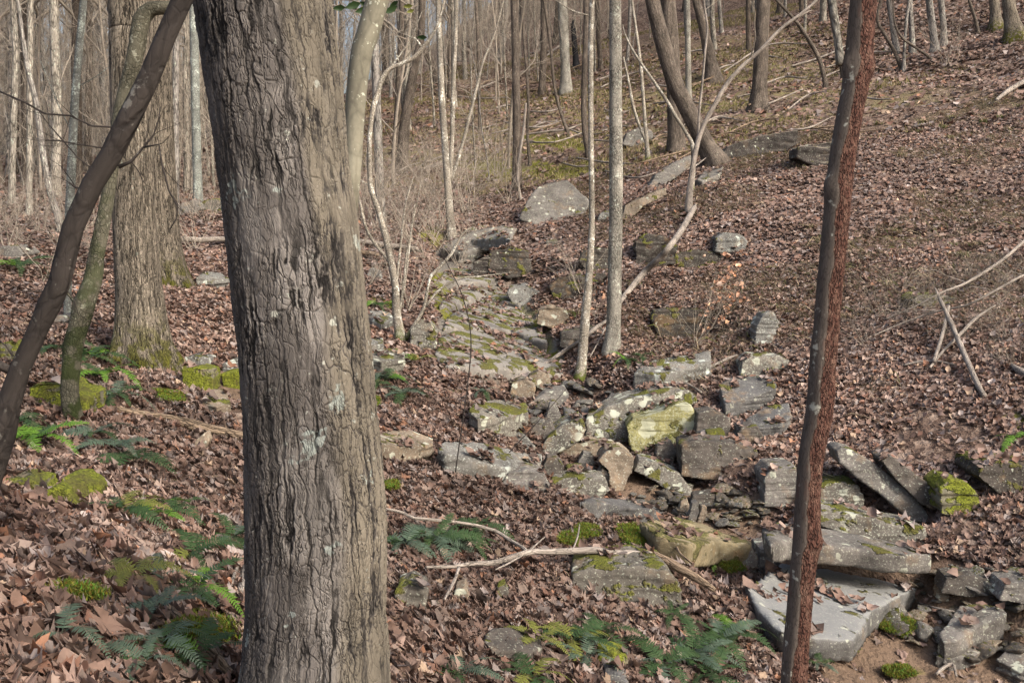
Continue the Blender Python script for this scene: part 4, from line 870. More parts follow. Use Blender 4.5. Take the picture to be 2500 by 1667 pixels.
def finish_rock(name, label, bm, mat, amp, cat='rock', strat=1.0, vox=None, group=None):
    bmesh.ops.recalc_face_normals(bm, faces=bm.faces)
    vs = np.array([v.co[:] for v in bm.verts]); o0 = vs.mean(0); size = np.ptp(vs, axis=0)
    for v in bm.verts: v.co -= Vector(o0)
    me = bpy.data.meshes.new(name); bm.to_mesh(me); bm.free()
    L = float(np.sort(size)[1:].mean()); vox = vox or max(L / 52, .007)
    m2 = remesh(me, vox, None, amp, (hash_i(label) % 97) / 7.0, strat); m2.name = name
    N = len(m2.vertices); v = np.empty(N * 3, np.float32); m2.vertices.foreach_get('co', v); v = v.reshape(-1, 3); nr = np.empty(N * 3, np.float32); m2.vertex_normals.foreach_get('vector', nr); nz_ = nr.reshape(-1, 3)[:, 2]
    q_ = v[nz_ > .75] + np.array(o0); msk = fbm(q_[:, 0] * 5, q_[:, 1] * 5, o=2) > (.12 if 'rock_bank' not in mat else -.2)
    ar = len(q_) * vox * vox; ROCKTOPS.append((q_[msk], int(ar * (70 if 'rock_bank' not in mat else 260) * (0 if 'moss_cushion' in name else 1))))
    o = link(name, m2, M[mat], loc=tuple(o0)); tag(o, label, cat, group); return o
ROCKTOPS = []
ROCKZ.append([(1100, 860), (1100, 780), (1190, 700), (1290, 740), (1370, 905)])
def hash_i(s): return sum((i + 1) * ord(c) for i, c in enumerate(s))
def prism(A, B):
    bm = bmesh.new(); va = [bm.verts.new(p) for p in A]; vb = [bm.verts.new(p) for p in B]; n_ = len(A)
    bm.faces.new(va); bm.faces.new(vb[::-1])
    for i in range(n_): bm.faces.new((va[i], vb[i], vb[(i + 1) % n_], va[(i + 1) % n_]))
    return bm
def slab(name, label, poly, h, th, mat, amp=.02, taper=.96, dx=(0, 0), **kw):
    """top face outline over the ground plan: (px, py[, extra height])"""
    ROCKZ.append([(q[0], q[1] + 8) for q in poly]); h = h + .03; A = [hit(q[0], q[1], h + (q[2] if len(q) > 2 else 0))[0] for q in poly]
    # steady the top plane: blend heights toward the best fitting plane
    A = np.array(A); c = A.mean(0); G = np.c_[A[:, :2] - c[:2], np.ones(len(A))]; co, *_ = np.linalg.lstsq(G, A[:, 2], rcond=None)
    A[:, 2] = .35 * A[:, 2] + .65 * (G @ co)
    B = A.copy(); B[:, :2] = c[:2] + (A[:, :2] - c[:2]) * taper + np.array(dx); B[:, 2] -= th + .05
    return finish_rock(name, label, prism(A, B), mat, amp, **kw)
def face(name, label, poly, depth, mat, amp=.02, tilt_=.35, d=None, shrink=.9, back=0.0, **kw):
    """front face outline standing at its own distance, with real thickness away from the camera"""
    P_ = np.array(poly, float); yb = P_[:, 1].max(); cxp = P_[:, 0].mean()
    if d is None:
        low = P_[P_[:, 1] > yb - .25 * np.ptp(P_[:, 1])]; d = hit(low[:, 0].mean(), yb)[1] - .02
    ROCKZ.append([(x, y + 9) for x, y in poly]); d = d - .03
    A = [P(x, y, d + (yb - y) / F * d * tilt_ * .6) for x, y in poly]
    for a_, (x, y) in zip(A, poly):
        if y > yb - .3 * np.ptp(P_[:, 1]): a_[2] -= .05
    A = np.array(A); c = A.mean(0); B = A.copy(); B[:, 0] = c[0] + (A[:, 0] - c[0]) * shrink; B[:, 1] += depth; B[:, 2] = c[2] + (A[:, 2] - c[2]) * shrink + back
    return finish_rock(name, label, prism(A, B), mat, amp, **kw)

SL = [  # name, label, top outline, height over ground, thickness, material, amp
 ('flat_slab_rock', 'wide flat bluish slab behind the foot of the red and grey trunk', [(1823, 1395), (1905, 1384), (1960, 1386), (2010, 1398), (2060, 1408), (2110, 1404), (2165, 1400), (2240, 1414), (2238, 1436), (2150, 1485), (2135, 1505), (2085, 1572), (1990, 1568), (1900, 1545), (1850, 1475)], .14, .12, 'rock_flat', .014),
 ('overhanging_slab_rock', 'long pale slab overhanging a dark gap above the flat bluish slab', [(1858, 1294), (1895, 1276), (1935, 1278), (2000, 1286), (2030, 1292), (2100, 1303), (2180, 1316), (2255, 1332), (2280, 1345), (2255, 1358), (2200, 1362), (2100, 1350), (2000, 1342), (1940, 1322), (1880, 1312)], .40, .10, 'rock', .016),
 ('bedrock_shelf', 'smooth grey bedrock shelf with moss at the lower end of the creek bed', [(1062, 870), (1068, 815), (1105, 797), (1190, 808), (1265, 822), (1320, 845), (1362, 880), (1382, 908), (1290, 920), (1180, 910), (1090, 892)], .05, .4, 'rock_bed', .011),
 ('bedrock_shelf', 'middle smooth bedrock shelf of the creek with bright moss streak', [(1080, 796), (1092, 758), (1180, 735), (1275, 748), (1325, 795), (1340, 840), (1250, 820), (1160, 806)], .05, .4, 'rock_bed', .011),
 ('bedrock_shelf', 'upper mossy bedrock shelf of the creek under the small cave', [(1070, 745), (1080, 715), (1130, 695), (1210, 700), (1280, 725), (1270, 748), (1180, 735), (1110, 755)], .05, .4, 'rock_bed', .011),
 ('bedrock_shelf', 'topmost grey bedrock shelf at the head of the visible creek', [(1065, 680), (1090, 655), (1170, 652), (1215, 672), (1190, 695), (1110, 695)], .05, .4, 'rock_bed', .011),
 ('lichen_slab_rock', 'long lichen covered slab on the leaves right of the grey speckled trunk', [(1545, 918), (1562, 890), (1590, 878), (1640, 872), (1733, 857), (1738, 880), (1690, 898), (1610, 912)], .16, .17, 'rock_white', .018),
 ('slate_slab_rock', 'dark slate slab tilted on the right bank, pale lichen on its edge', [(1755, 940, .05), (1775, 925, .05), (1830, 918, .03), (1885, 918), (1896, 935), (1885, 952), (1850, 970), (1770, 985)], .14, .2, 'rock_blue', .014),
 ('slate_slab_rock', 'smaller dark pointed slab just below the slate slab on the right bank', [(1820, 1022), (1850, 1005), (1880, 985), (1925, 982), (1932, 1015), (1905, 1040), (1850, 1045)], .1, .14, 'rock_blue', .014),
 ('lichen_dome', 'broad low pale rock with white lichen, left end of the rock jumble', [(1066, 1100, -.04), (1085, 1075), (1140, 1066, .03), (1200, 1070, .03), (1270, 1086), (1322, 1120, -.05), (1318, 1146, -.1), (1240, 1140, -.05), (1150, 1130, -.05), (1085, 1118, -.06)], .17, .25, 'rock_white', .022),
 ('grey_slab_rock', 'low blue grey slab flush with the gravel of the creek', [(1410, 1218), (1450, 1212), (1540, 1212), (1610, 1228), (1622, 1246), (1560, 1246), (1480, 1236)], .07, .15, 'rock_blue', .02),
 ('mossy_shelf', 'sandy yellow green mossy ledge in the gravel', [(1560, 1265), (1640, 1262), (1720, 1280), (1790, 1300), (1835, 1318), (1832, 1330), (1760, 1332), (1680, 1330), (1600, 1305)], .15, .14, 'rock_green', .014),
 ('shadow_slab_rock', 'brown stone slab edged with moss beside the thick plated trunk', [(922, 1062), (960, 1050), (1010, 1052), (1055, 1070), (1058, 1086), (1000, 1088), (930, 1082)], .12, .22, 'rock_tan', .02),
 ('flat_stone', 'flat dark stone half buried in leaves at the lower middle', [(1178, 1560), (1200, 1535), (1270, 1530), (1320, 1548), (1325, 1580), (1290, 1598), (1200, 1585)], .05, .12, 'rock_dark', .012),
 ('angular_slab_rock', 'angular grey slab lying among the stones in the lower right corner', [(2292, 1545), (2325, 1500), (2345, 1478), (2400, 1470), (2448, 1478), (2460, 1494), (2405, 1530), (2335, 1568), (2305, 1570)], .16, .14, 'rock', .015),
 ('pale_flat_stone', 'pale flat stone cut by the right edge near the lower corner', [(2434, 1605), (2470, 1578), (2560, 1560), (2600, 1640), (2490, 1640)], .07, .1, 'rock', .012),
 ('pale_flat_stone', 'thin pale flat stone below the angular slab', [(2284, 1600), (2310, 1584), (2370, 1578), (2400, 1588), (2380, 1602), (2320, 1608)], .05, .06, 'rock', .010),
 ('lichen_rock', 'low mottled lichen rock at the left end of the jumble by the pale dome', [(1145, 1002), (1160, 978), (1220, 972), (1285, 985), (1292, 1002), (1230, 1022), (1165, 1020)], .15, .2, 'rock_lichen', .02),
 ('pale_ledge', 'pale blue grey rock among the leaves beyond the half hidden oak', [(478, 676), (500, 664), (535, 666), (560, 680), (530, 686)], .1, .2, 'rock_white', .02),
 ('pale_ledge', 'low pale lichen rock beside the thick trunk near the sapling clump', [(893, 772), (905, 757), (950, 762), (965, 778), (930, 790)], .08, .2, 'rock_white', .02),
 ('pale_ledge', 'smooth pale stone just under the pale lichen rock by the thick trunk', [(888, 840), (900, 822), (935, 824), (938, 842)], .07, .2, 'rock_white', .02),
 ('lichen_rock', 'wide low lichen mound in the leaves below the sapling clump', [(895, 872), (930, 850), (970, 848), (990, 862), (985, 880), (930, 882)], .12, .25, 'rock_lichen', .02),
 ('tan_slab_rock', 'tan slab at the foot of the little mossy spring left of the thick trunk', [(490, 975), (515, 950), (550, 948), (565, 985), (530, 992)], .05, .15, 'rock_tan', .015),
 ('blue_stone', 'smooth bluish stone lying under the bright moss cushions', [(35, 1245), (60, 1225), (100, 1232), (125, 1255), (95, 1270), (55, 1262)], .02, .08, 'rock_blue', .008),
 ('strata_slab_rock', 'flat rock at the foot of the big slanting trunk', [(1698, 440), (1720, 415), (1765, 403), (1758, 425), (1715, 442)], .12, .3, 'rock', .03),
 ('ledge_rock', 'pale ledge rock above the creek cave, upper of two', [(1150, 585), (1170, 565), (1230, 560), (1248, 580), (1215, 592)], .30, .2, 'rock_white', .03),
 ('ledge_rock', 'grey ledge rock lying left of the creek cave', [(1075, 605), (1095, 588), (1165, 580), (1178, 602), (1120, 618)], .2, .3, 'rock', .03),
]
for q in SL: slab(*q)
FA = [  # name, label, front outline, thickness, material, amp, tilt
 ('upright_block', 'lichen spotted block with mossy corner behind the red and grey trunk', [(1985, 1248), (1992, 1185), (2030, 1174), (2095, 1182), (2108, 1215), (2106, 1262), (2040, 1258)], .45, 'rock_lichen', .018, .3),
 ('upper_ledge', 'thick ledge slab with yellow lichen spots lying on the overhanging slab', [(1995, 1242), (2040, 1250), (2100, 1258), (2180, 1278), (2258, 1288), (2264, 1314), (2225, 1318), (2160, 1308), (2090, 1298), (2000, 1285)], .35, 'rock_lichen', .016, .6),
 ('leaning_slab_rock', 'long tilted slab with white lichen patch sloping down to the right', [(2040, 1100), (2058, 1092), (2090, 1102), (2140, 1135), (2190, 1172), (2235, 1212), (2278, 1258), (2262, 1268), (2225, 1258), (2160, 1215), (2090, 1165), (2050, 1130)], .35, 'rock', .014, .5),
 ('leaning_slab_rock', 'long brown tilted slab just behind the white patched one', [(2150, 1122), (2175, 1112), (2225, 1150), (2280, 1190), (2318, 1232), (2300, 1240), (2250, 1218), (2190, 1175)], .35, 'rock_dark', .016, .5),
 ('grey_block', 'dull grey block left of the red and grey trunk', [(1868, 1222), (1866, 1165), (1885, 1145), (1945, 1142), (1962, 1215), (1930, 1226)], .4, 'rock', .018, .3),
 ('layered_block', 'dark layered block at the right end of the rock jumble', [(1664, 1150), (1662, 1090), (1690, 1074), (1800, 1082), (1850, 1098), (1845, 1140), (1790, 1160), (1720, 1160)], .4, 'rock_dark', .022, .5),
 ('tilted_block', 'tilted slab roofing a dark hollow at the right of the jumble', [(1548, 1150), (1560, 1122), (1600, 1130), (1660, 1158), (1692, 1185), (1690, 1205), (1650, 1200), (1600, 1175)], .35, 'rock_lichen', .016, .7),
 ('tan_boulder', 'angular tan boulder in the middle of the jumble', [(1460, 1125), (1480, 1102), (1520, 1098), (1548, 1118), (1545, 1150), (1515, 1192), (1492, 1190), (1485, 1150)], .35, 'rock_tan', .018, .6),
 ('layered_stone', 'flat topped layered stone with grey lichen below the jumble', [(1346, 1204), (1345, 1172), (1400, 1166), (1480, 1168), (1490, 1195), (1470, 1206), (1400, 1208)], .3, 'rock_lichen', .018, .5),
 ('smooth_boulder', 'smooth domed grey boulder in the leaves below the pale dome', [(1228, 1180), (1240, 1155), (1285, 1146), (1330, 1160), (1350, 1195), (1330, 1208), (1260, 1190)], .3, 'rock', .016, .9),
 ('round_stone', 'round dark stone on end between the pale dome and the tan boulder', [(1326, 1140), (1335, 1118), (1360, 1115), (1378, 1138), (1374, 1160), (1345, 1165), (1330, 1156)], .2, 'rock_dark', .012, .5),
 ('tan_stone', 'small tan stone right of the round dark stone', [(1378, 1160), (1385, 1142), (1425, 1142), (1432, 1165), (1400, 1172)], .2, 'rock_tan', .012, .5),
 ('grey_stone', 'small upright grey stone leaning on the tan boulder', [(1412, 1128), (1425, 1105), (1448, 1112), (1455, 1148), (1432, 1150)], .2, 'rock', .012, .4),
 ('grey_stone', 'small grey stone tucked under the tan boulder', [(1458, 1165), (1470, 1145), (1490, 1155), (1490, 1180), (1465, 1182)], .2, 'rock', .012, .4),
 ('tan_ledge', 'long low tan rock at the foot of the lichen boulders', [(1352, 1108), (1372, 1088), (1440, 1078), (1510, 1090), (1520, 1108), (1440, 1118), (1370, 1120)], .3, 'rock_tan', .018, .7),
 ('dark_stone', 'dark mossy stone right below the yellow lichen boulder', [(1600, 1128), (1605, 1090), (1640, 1074), (1652, 1100), (1640, 1138)], .25, 'rock_dark', .018, .4),
 ('tilted_lichen_slab_rock', 'pale narrow slab tilted up between the mottled rock and pale dome', [(1186, 1028), (1205, 1022), (1260, 1042), (1308, 1078), (1305, 1092), (1270, 1082), (1215, 1050)], .25, 'rock_white', .014, .7),
 ('lichen_boulder', 'greenish lichen boulder sloping up to the right, left of the big split boulder', [(1312, 1098), (1335, 1070), (1375, 1035), (1425, 1020), (1430, 1048), (1415, 1075), (1370, 1090), (1330, 1110)], .4, 'rock_lichen', .022, .6),
 ('big_lichen_boulder', 'large long boulder capped with pale lichen at the top of the jumble', [(1428, 1068), (1430, 1022), (1480, 995), (1540, 975), (1600, 958), (1680, 948), (1700, 965), (1702, 985), (1640, 1010), (1560, 1055), (1500, 1078), (1450, 1075)], .55, 'rock_lichen', .028, .75),
 ('yellow_boulder', 'blocky boulder with a yellow green lichen face in front of the large long boulder', [(1528, 1040), (1545, 1022), (1610, 1008), (1650, 985), (1690, 990), (1705, 1030), (1714, 1068), (1640, 1075), (1590, 1082), (1556, 1100), (1540, 1080)], .4, 'rock_yellow', .02, .35),
 ('standing_rock', 'pale lichened rock standing in the leaves left of the red and grey trunk', [(1843, 832), (1848, 795), (1868, 765), (1890, 760), (1900, 790), (1882, 838), (1862, 842)], .35, 'rock_white', .02, .5),
 ('ledge_stone', 'small dark ledge above the slate slab', [(1808, 912), (1812, 885), (1835, 868), (1900, 868), (1926, 880), (1920, 905), (1860, 915)], .4, 'rock_lichen', .022, .6),
 ('angular_boulder', 'big angular pale boulder on the slope above the creek cave', [(1268, 530), (1285, 492), (1310, 460), (1345, 446), (1385, 440), (1410, 464), (1440, 492), (1430, 518), (1375, 534), (1300, 545)],  1.1, 'rock', .03, 1.0),
 ('dark_outcrop', 'long dark flat faced outcrop right of the big slanting trunk', [(1752, 386), (1775, 358), (1860, 330), (1950, 318), (1962, 345), (1925, 368), (1860, 378), (1790, 390)], 1.0, 'rock_black', .05, .08),
 ('dark_outcrop', 'squat dark outcrop beside the red and grey trunk', [(1944, 385), (1950, 358), (2025, 348), (2060, 362), (2050, 395), (1990, 402)], .8, 'rock_black', .05, .08),
 ('tilted_outcrop', 'slanted grey layered outcrop under the big slanting trunk', [(1580, 455), (1600, 428), (1650, 395), (1690, 378), (1684, 405), (1640, 435), (1600, 458)], .7, 'rock', .04, .7),
 ('tan_outcrop', 'narrow tan stone ridge right behind the grey speckled trunk', [(1520, 528), (1525, 502), (1570, 478), (1625, 458), (1628, 475), (1580, 500), (1535, 532)], .6, 'rock_tan', .035, .6),
 ('small_outcrop', 'small pale stone left of the grey speckled trunk on the slope', [(1458, 540), (1465, 522), (1485, 512), (1488, 530), (1470, 542)], .3, 'rock_white', .02, .5),
 ('grey_outcrop', 'grey rounded rock behind the forked pale sapling', [(1520, 350), (1530, 325), (1560, 310), (1590, 318), (1596, 345), (1560, 360)], .8, 'rock', .05, .6),
 ('bank_ledge', 'mossy layered ledge left of the long pale log', [(1552, 640), (1552, 590), (1575, 572), (1620, 578), (1655, 600), (1650, 638), (1600, 645)], .7, 'rock_bank', .035, .3),
 ('bank_ledge', 'low dark undercut ledge behind the long pale log', [(1640, 642), (1645, 620), (1700, 610), (1770, 622), (1788, 635), (1740, 650), (1680, 652)], .7, 'rock_bank', .035, .3),
 ('bank_block', 'pale topped block on the leafy bank above the undercut ledge', [(1748, 608), (1750, 580), (1765, 568), (1810, 572), (1825, 588), (1815, 612), (1780, 614)], .5, 'rock_white', .03, .5),
 ('cave_rock', 'dark mossy rock forming the mouth of the creek cave', [(1190, 655), (1195, 615), (1240, 600), (1290, 615), (1300, 660), (1240, 675)], .6, 'rock_bank', .04, .3),
 ('cave_lip', 'pale rock with whitish face jutting over the creek below the cave', [(1238, 720), (1245, 700), (1285, 695), (1320, 712), (1330, 728), (1300, 742), (1255, 738)], .5, 'rock_white', .03, .5),
 ('bank_ledge', 'dark mossy overhang left of the banded sapling', [(1340, 700), (1360, 680), (1420, 672), (1480, 668), (1485, 700), (1420, 722), (1350, 720)], .6, 'rock_bank', .035, .3),
 ('bank_ledge', 'dark mossy ledge behind the grey speckled trunk', [(1415, 640), (1420, 615), (1465, 605), (1500, 612), (1500, 655), (1440, 665)], .6, 'rock_bank', .035, .3),
 ('bank_boulder', 'brownish boulder on the right bank of the creek', [(1308, 782), (1315, 755), (1350, 745), (1385, 755), (1392, 785), (1350, 795)], .4, 'rock_tan', .03, .5),
 ('bank_boulder', 'dark stone block between the banded sapling and the grey speckled trunk', [(1365, 838), (1370, 812), (1410, 805), (1470, 798), (1485, 830), (1440, 845)], .4, 'rock_dark', .03, .4),
 ('hollow_rock', 'dark mossy rock of the hollow behind the small bare shrub', [(1590, 780), (1595, 758), (1640, 752), (1720, 758), (1770, 772), (1760, 800), (1680, 822), (1610, 815)], .6, 'rock_bank', .04, .2),
 ('round_boulder', 'rounded greenish boulder at the foot of the sapling clump', [(1000, 838), (1002, 800), (1025, 782), (1050, 785), (1068, 815), (1062, 842), (1030, 852)], .35, 'rock_lichen', .025, .5),
 ('white_rock', 'small white streaked rock in the leaves near the thick trunk', [(895, 672), (905, 655), (925, 662), (936, 680), (915, 686)], .3, 'rock_white', .025, .6),
 ('mossy_boulder', 'low mossy boulder in the foreground below the fallen branch', [(1392, 1425), (1400, 1400), (1440, 1388), (1560, 1382), (1630, 1392), (1660, 1425), (1664, 1465), (1640, 1480), (1570, 1484), (1480, 1468), (1420, 1450)], .42, 'rock_moss', .018, .5),
 ('moss_stone', 'moss capped stone close beside the foot of the thick trunk', [(962, 1470), (965, 1435), (1000, 1424), (1035, 1440), (1040, 1480), (1010, 1500), (980, 1492)], .2, 'rock_moss', .014, .5),
 ('moss_stone', 'little green brown stone right of the moss capped stone', [(1045, 1500), (1048, 1482), (1068, 1480), (1072, 1500)], .1, 'rock_moss', .010, .5),
 ('tan_pebble', 'smooth tan stone in the leaves under the branch fork', [(1098, 1462), (1110, 1440), (1135, 1432), (1145, 1450), (1132, 1468)], .14, 'rock_tan', .010, .6),
 ('moss_stone', 'tiny mossy stone right of the smooth tan stone', [(1210, 1458), (1215, 1432), (1232, 1425), (1240, 1445), (1230, 1462)], .1, 'rock_moss', .010, .5),
 ('moss_stone', 'square mossy stone near the bottom between the fern clumps', [(1460, 1625), (1462, 1600), (1500, 1592), (1530, 1602), (1532, 1622), (1490, 1632)], .16, 'mossrock', .010, .5),
 ('grey_stone', 'grey stone cut by the bottom edge', [(1470, 1690), (1480, 1655), (1510, 1650), (1535, 1668), (1540, 1690)], .16, 'rock_blue', .010, .5),
 ('bank_ledge', 'dark mossy ledge at the right edge above the leafy gully', [(2388, 1165), (2395, 1140), (2440, 1128), (2560, 1130), (2560, 1195), (2440, 1192)], .5, 'rock_bank', .022, .4),
 ('moss_ledge', 'small rock with bright moss underneath right of the tilted slabs', [(2300, 1240), (2295, 1190), (2320, 1168), (2360, 1178), (2395, 1215), (2390, 1248), (2340, 1252)], .35, 'mossrock', .022, .3),
 ('spring_stone', 'pale yellow stone capping the little mossy spring', [(445, 892), (450, 872), (475, 868), (508, 876), (512, 896), (480, 900)], .25, 'rock_white', .014, .5),
 ('spring_stone', 'pale lichen stone of the spring touching the thick trunk', [(538, 905), (542, 888), (580, 872), (620, 870), (620, 905), (560, 912)], .25, 'rock_white', .014, .5),
 ('spring_ledge', 'mossy orange earth stone under the pale yellow capstone', [(445, 948), (442, 902), (480, 896), (520, 902), (520, 945), (480, 952)], .25, 'mossrock', .016, .3),
 ('spring_ledge', 'moss hung stone under the pale lichen capstone', [(545, 942), (540, 912), (590, 905), (625, 910), (620, 945)], .25, 'mossrock', .016, .3),
 ('moss_cushion', 'largest bright green moss cushion in the left foreground', [(105, 1228), (110, 1200), (135, 1187), (165, 1195), (188, 1235), (180, 1250), (130, 1246)], .18, 'mossrock', .012, .8),
 ('moss_cushion', 'bright green moss cushion right behind the largest one', [(145, 1190), (150, 1165), (185, 1168), (222, 1192), (234, 1220), (205, 1230), (170, 1205)], .18, 'mossrock', .012, .9),
 ('moss_cushion', 'bright green moss cushion at the left edge', [(-20, 1200), (0, 1170), (50, 1168), (95, 1180), (108, 1205), (60, 1212), (20, 1205)], .18, 'mossrock', .012, .9),
 ('moss_rock', 'yellow mossed rock behind the crooked mossy trunk', [(66, 985), (70, 945), (110, 934), (150, 940), (210, 970), (212, 1000), (150, 1000)], .35, 'mossrock', .02, .9),
 ('moss_rock', 'yellow moss lump at the left edge beside the slanting dark trunk', [(-20, 880), (-10, 842), (20, 838), (35, 860), (30, 885)], .3, 'mossrock', .02, .6),
 ('moss_rock', 'mossy far rock low between the half hidden oak and thick trunk', [(490, 515), (495, 490), (530, 486), (560, 500), (555, 520)], .6, 'rock_moss', .05, .5),
 ('grey_far_rock', 'dark grey far rock left of the mossy far rock', [(436, 518), (442, 495), (475, 488), (492, 510), (470, 522)], .6, 'rock', .05, .5),
 ('grey_far_rock', 'grey rock among brush at the far left edge', [(-10, 625), (0, 605), (40, 600), (58, 620), (40, 632)], .5, 'rock', .04, .6),
 ('grey_far_rock', 'pale grey stone left of the blue grey sapling foot', [(120, 790), (125, 772), (150, 768), (160, 785), (145, 795)], .3, 'rock', .03, .6),
 ('bark_stone', 'pale tan stone on the slope right of the crooked mossy trunk', [(465, 1095), (478, 1072), (498, 1058), (505, 1080), (490, 1100)], .14, 'rock_tan', .012, .6),
 ('slope_stone', 'small mossy stone poking from leaves left of the banded sapling', [(1330, 600), (1335, 588), (1358, 584), (1366, 594), (1350, 602)], .3, 'rock_moss', .02, .5),
 ('slope_stone', 'dark mossy stone under the dry limbs on the right slope', [(2225, 735), (2240, 722), (2300, 718), (2340, 726), (2330, 742), (2270, 748)], .4, 'rock_moss', .03, .4),
]
FA += [
 ('creek_boulder', 'brown boulder first below the bedrock shelf', [(1288, 942), (1292, 918), (1315, 905), (1340, 914), (1346, 940), (1320, 948)], .3, 'rock_tan', .016, .6),
 ('creek_boulder', 'tan boulder left of the brown boulder below the bedrock shelf', [(1242, 962), (1250, 935), (1285, 924), (1308, 945), (1302, 968), (1270, 972)], .3, 'rock_tan', .016, .6),
 ('creek_boulder', 'low pale edged flat rock under the two brown boulders', [(1285, 978), (1330, 958), (1382, 950), (1390, 965), (1375, 985), (1310, 988)], .35, 'rock', .014, 1.2),
 ('pointed_stone', 'grey pointed stone standing above the greenish lichen boulder', [(1328, 1028), (1342, 986), (1356, 984), (1382, 1030), (1360, 1036)], .2, 'rock', .012, .4),
 ('flat_dark_stone', 'flat dark stone just behind the large long boulder', [(1475, 975), (1490, 958), (1560, 952), (1572, 962), (1520, 978)], .35, 'rock_blue', .014, 1.2),
 ('flat_dark_stone', 'thin dark flat stone nearest the foot of the banded sapling', [(1405, 968), (1420, 952), (1480, 948), (1490, 958), (1440, 970)], .35, 'rock_dark', .014, 1.2),
 ('creek_boulder', 'grey brown rock right of the yellow green boulder', [(1700, 1052), (1704, 1010), (1738, 1002), (1782, 1022), (1780, 1058), (1735, 1064)], .35, 'rock_dark', .018, .6),
 ('moss_stone', 'small mossy stone under the grey brown rock', [(1722, 1078), (1726, 1054), (1768, 1050), (1776, 1072), (1750, 1084)], .2, 'rock_moss', .012, .6),
 ('creek_boulder', 'brown rock under the smaller dark pointed slab', [(1800, 1080), (1808, 1045), (1850, 1040), (1862, 1062), (1850, 1086)], .3, 'rock_dark', .018, .6),
 ('flat_dark_stone', 'dark flat stone between the mottled rock and greenish boulder', [(1290, 1058), (1300, 1038), (1345, 1030), (1356, 1046), (1330, 1060)], .25, 'rock_dark', .012, 1.),
 ('long_stone', 'brownish long stone at the top edge of the gravel', [(1686, 1230), (1692, 1210), (1740, 1202), (1774, 1210), (1770, 1230), (1730, 1236)], .15, 'rock_dark', .010, .6),
 ('shard_stone', 'leftmost of three upright shards in the gravel', [(1655, 1258), (1662, 1225), (1676, 1215), (1686, 1238), (1675, 1262)], .1, 'rock_tan', .008, .3),
 ('shard_stone', 'middle of three upright shards in the gravel', [(1678, 1264), (1690, 1228), (1704, 1222), (1708, 1250), (1694, 1268)], .1, 'rock', .008, .3),
 ('shard_stone', 'rightmost of three upright shards in the gravel', [(1700, 1268), (1714, 1236), (1726, 1236), (1726, 1258), (1712, 1272)], .1, 'rock_tan', .008, .3),
 ('wedge_stone', 'grey stone wedged under the left end of the overhanging slab', [(1850, 1388), (1856, 1342), (1888, 1334), (1908, 1358), (1900, 1392), (1872, 1398)], .3, 'rock', .014, .4),
 ('wedge_stone', 'slanted stone left of the wedged grey one', [(1808, 1372), (1812, 1338), (1832, 1332), (1852, 1362), (1846, 1390), (1826, 1392)], .2, 'rock', .012, .5),
 ('cave_rock', 'reddish dark rock inside the creek cave', [(1146, 676), (1156, 642), (1190, 626), (1216, 646), (1208, 682), (1176, 686)], .4, 'rock_black', .03, .3),
 ('wide_ledge', 'wide tilted grey ledge stretching left from the creek cave', [(1040, 628), (1085, 596), (1150, 566), (1225, 552), (1262, 560), (1250, 584), (1190, 606), (1110, 628)], .9, 'rock', .035, 1.3),
 ('gully_stone', 'grey flat stone among those behind the angular slab', [(2440, 1450), (2455, 1425), (2520, 1418), (2560, 1440), (2540, 1462)], .25, 'rock', .012, .8),
 ('gully_stone', 'long grey stone lying left of the flat gully stone', [(2300, 1432), (2312, 1410), (2370, 1402), (2440, 1418), (2442, 1438), (2370, 1442)], .2, 'rock_dark', .012, .8),
 ('gully_stone', 'small tan cube shaped stone at the corner of the flat bluish slab', [(2290, 1450), (2292, 1430), (2312, 1424), (2324, 1436), (2318, 1456)], .1, 'rock_tan', .008, .5),
]
for q in FA: face(q[0], q[1], q[2], q[3], q[4], q[5], q[6])

# stones of the creek: a few shapes, then copied stone by stone
def stone_mesh(seed, mat, flat):
    rnd = random.Random(seed); bm = bmesh.new()
    for i in range(11):
        v = Vector((rnd.gauss(0, 1), rnd.gauss(0, 1), rnd.gauss(0, 1))).normalized(); bm.verts.new((v.x * rnd.uniform(.8, 1.1), v.y * .75, v.z * flat))
    bmesh.ops.convex_hull(bm, input=bm.verts); bmesh.ops.delete(bm, geom=[v for v in bm.verts if not v.link_faces], context='VERTS')
    bmesh.ops.recalc_face_normals(bm, faces=bm.faces); me = bpy.data.meshes.new('stone'); bm.to_mesh(me); bm.free()
    m2 = remesh(me, .085, None, .07, seed, .8); m2.materials.append(M[mat]); m2.name = 'creek_stone'; return m2
ST = [stone_mesh(i + 1, m_, f_) for i, (m_, f_) in enumerate([('rock_tan', .35), ('rock', .3), ('rock_dark', .4), ('rock_tan', .22), ('rock', .5), ('rock_lichen', .35), ('rock_blue', .25), ('rock_dark', .28)])]
def stones(n_, quad, smin, smax, label, group, seed, sink=.3):
    rnd = random.Random(seed); k = 0; q = np.array(quad, float)
    while k < n_:
        px = rnd.uniform(q[:, 0].min(), q[:, 0].max()); py = rnd.uniform(q[:, 1].min(), q[:, 1].max())
        if not inpoly(np.array([px]), np.array([py]), quad)[0]: continue
        p_, d_ = hit(px, py); s_ = smin + (smax - smin) * rnd.random() ** 2.2; me = rnd.choice(ST)
        o = bpy.data.objects.new('creek_stone', me); col.objects.link(o); o.location = (p_[0], p_[1], p_[2] + .02 + s_ * .2)
        o.scale = (s_ * rnd.uniform(.8, 1.2),) * 3; o.rotation_euler = (rnd.gauss(0, .22), rnd.gauss(0, .22), rnd.uniform(0, 6.28)); tag(o, label, 'stone', group); k += 1
stones(100, [(1500, 1215), (1620, 1195), (1760, 1195), (1880, 1235), (1860, 1290), (1790, 1298), (1640, 1255), (1540, 1240)], .03, .12, 'small flat stone in the gravel of the creek bed', 'gravel stones mid creek', 5)
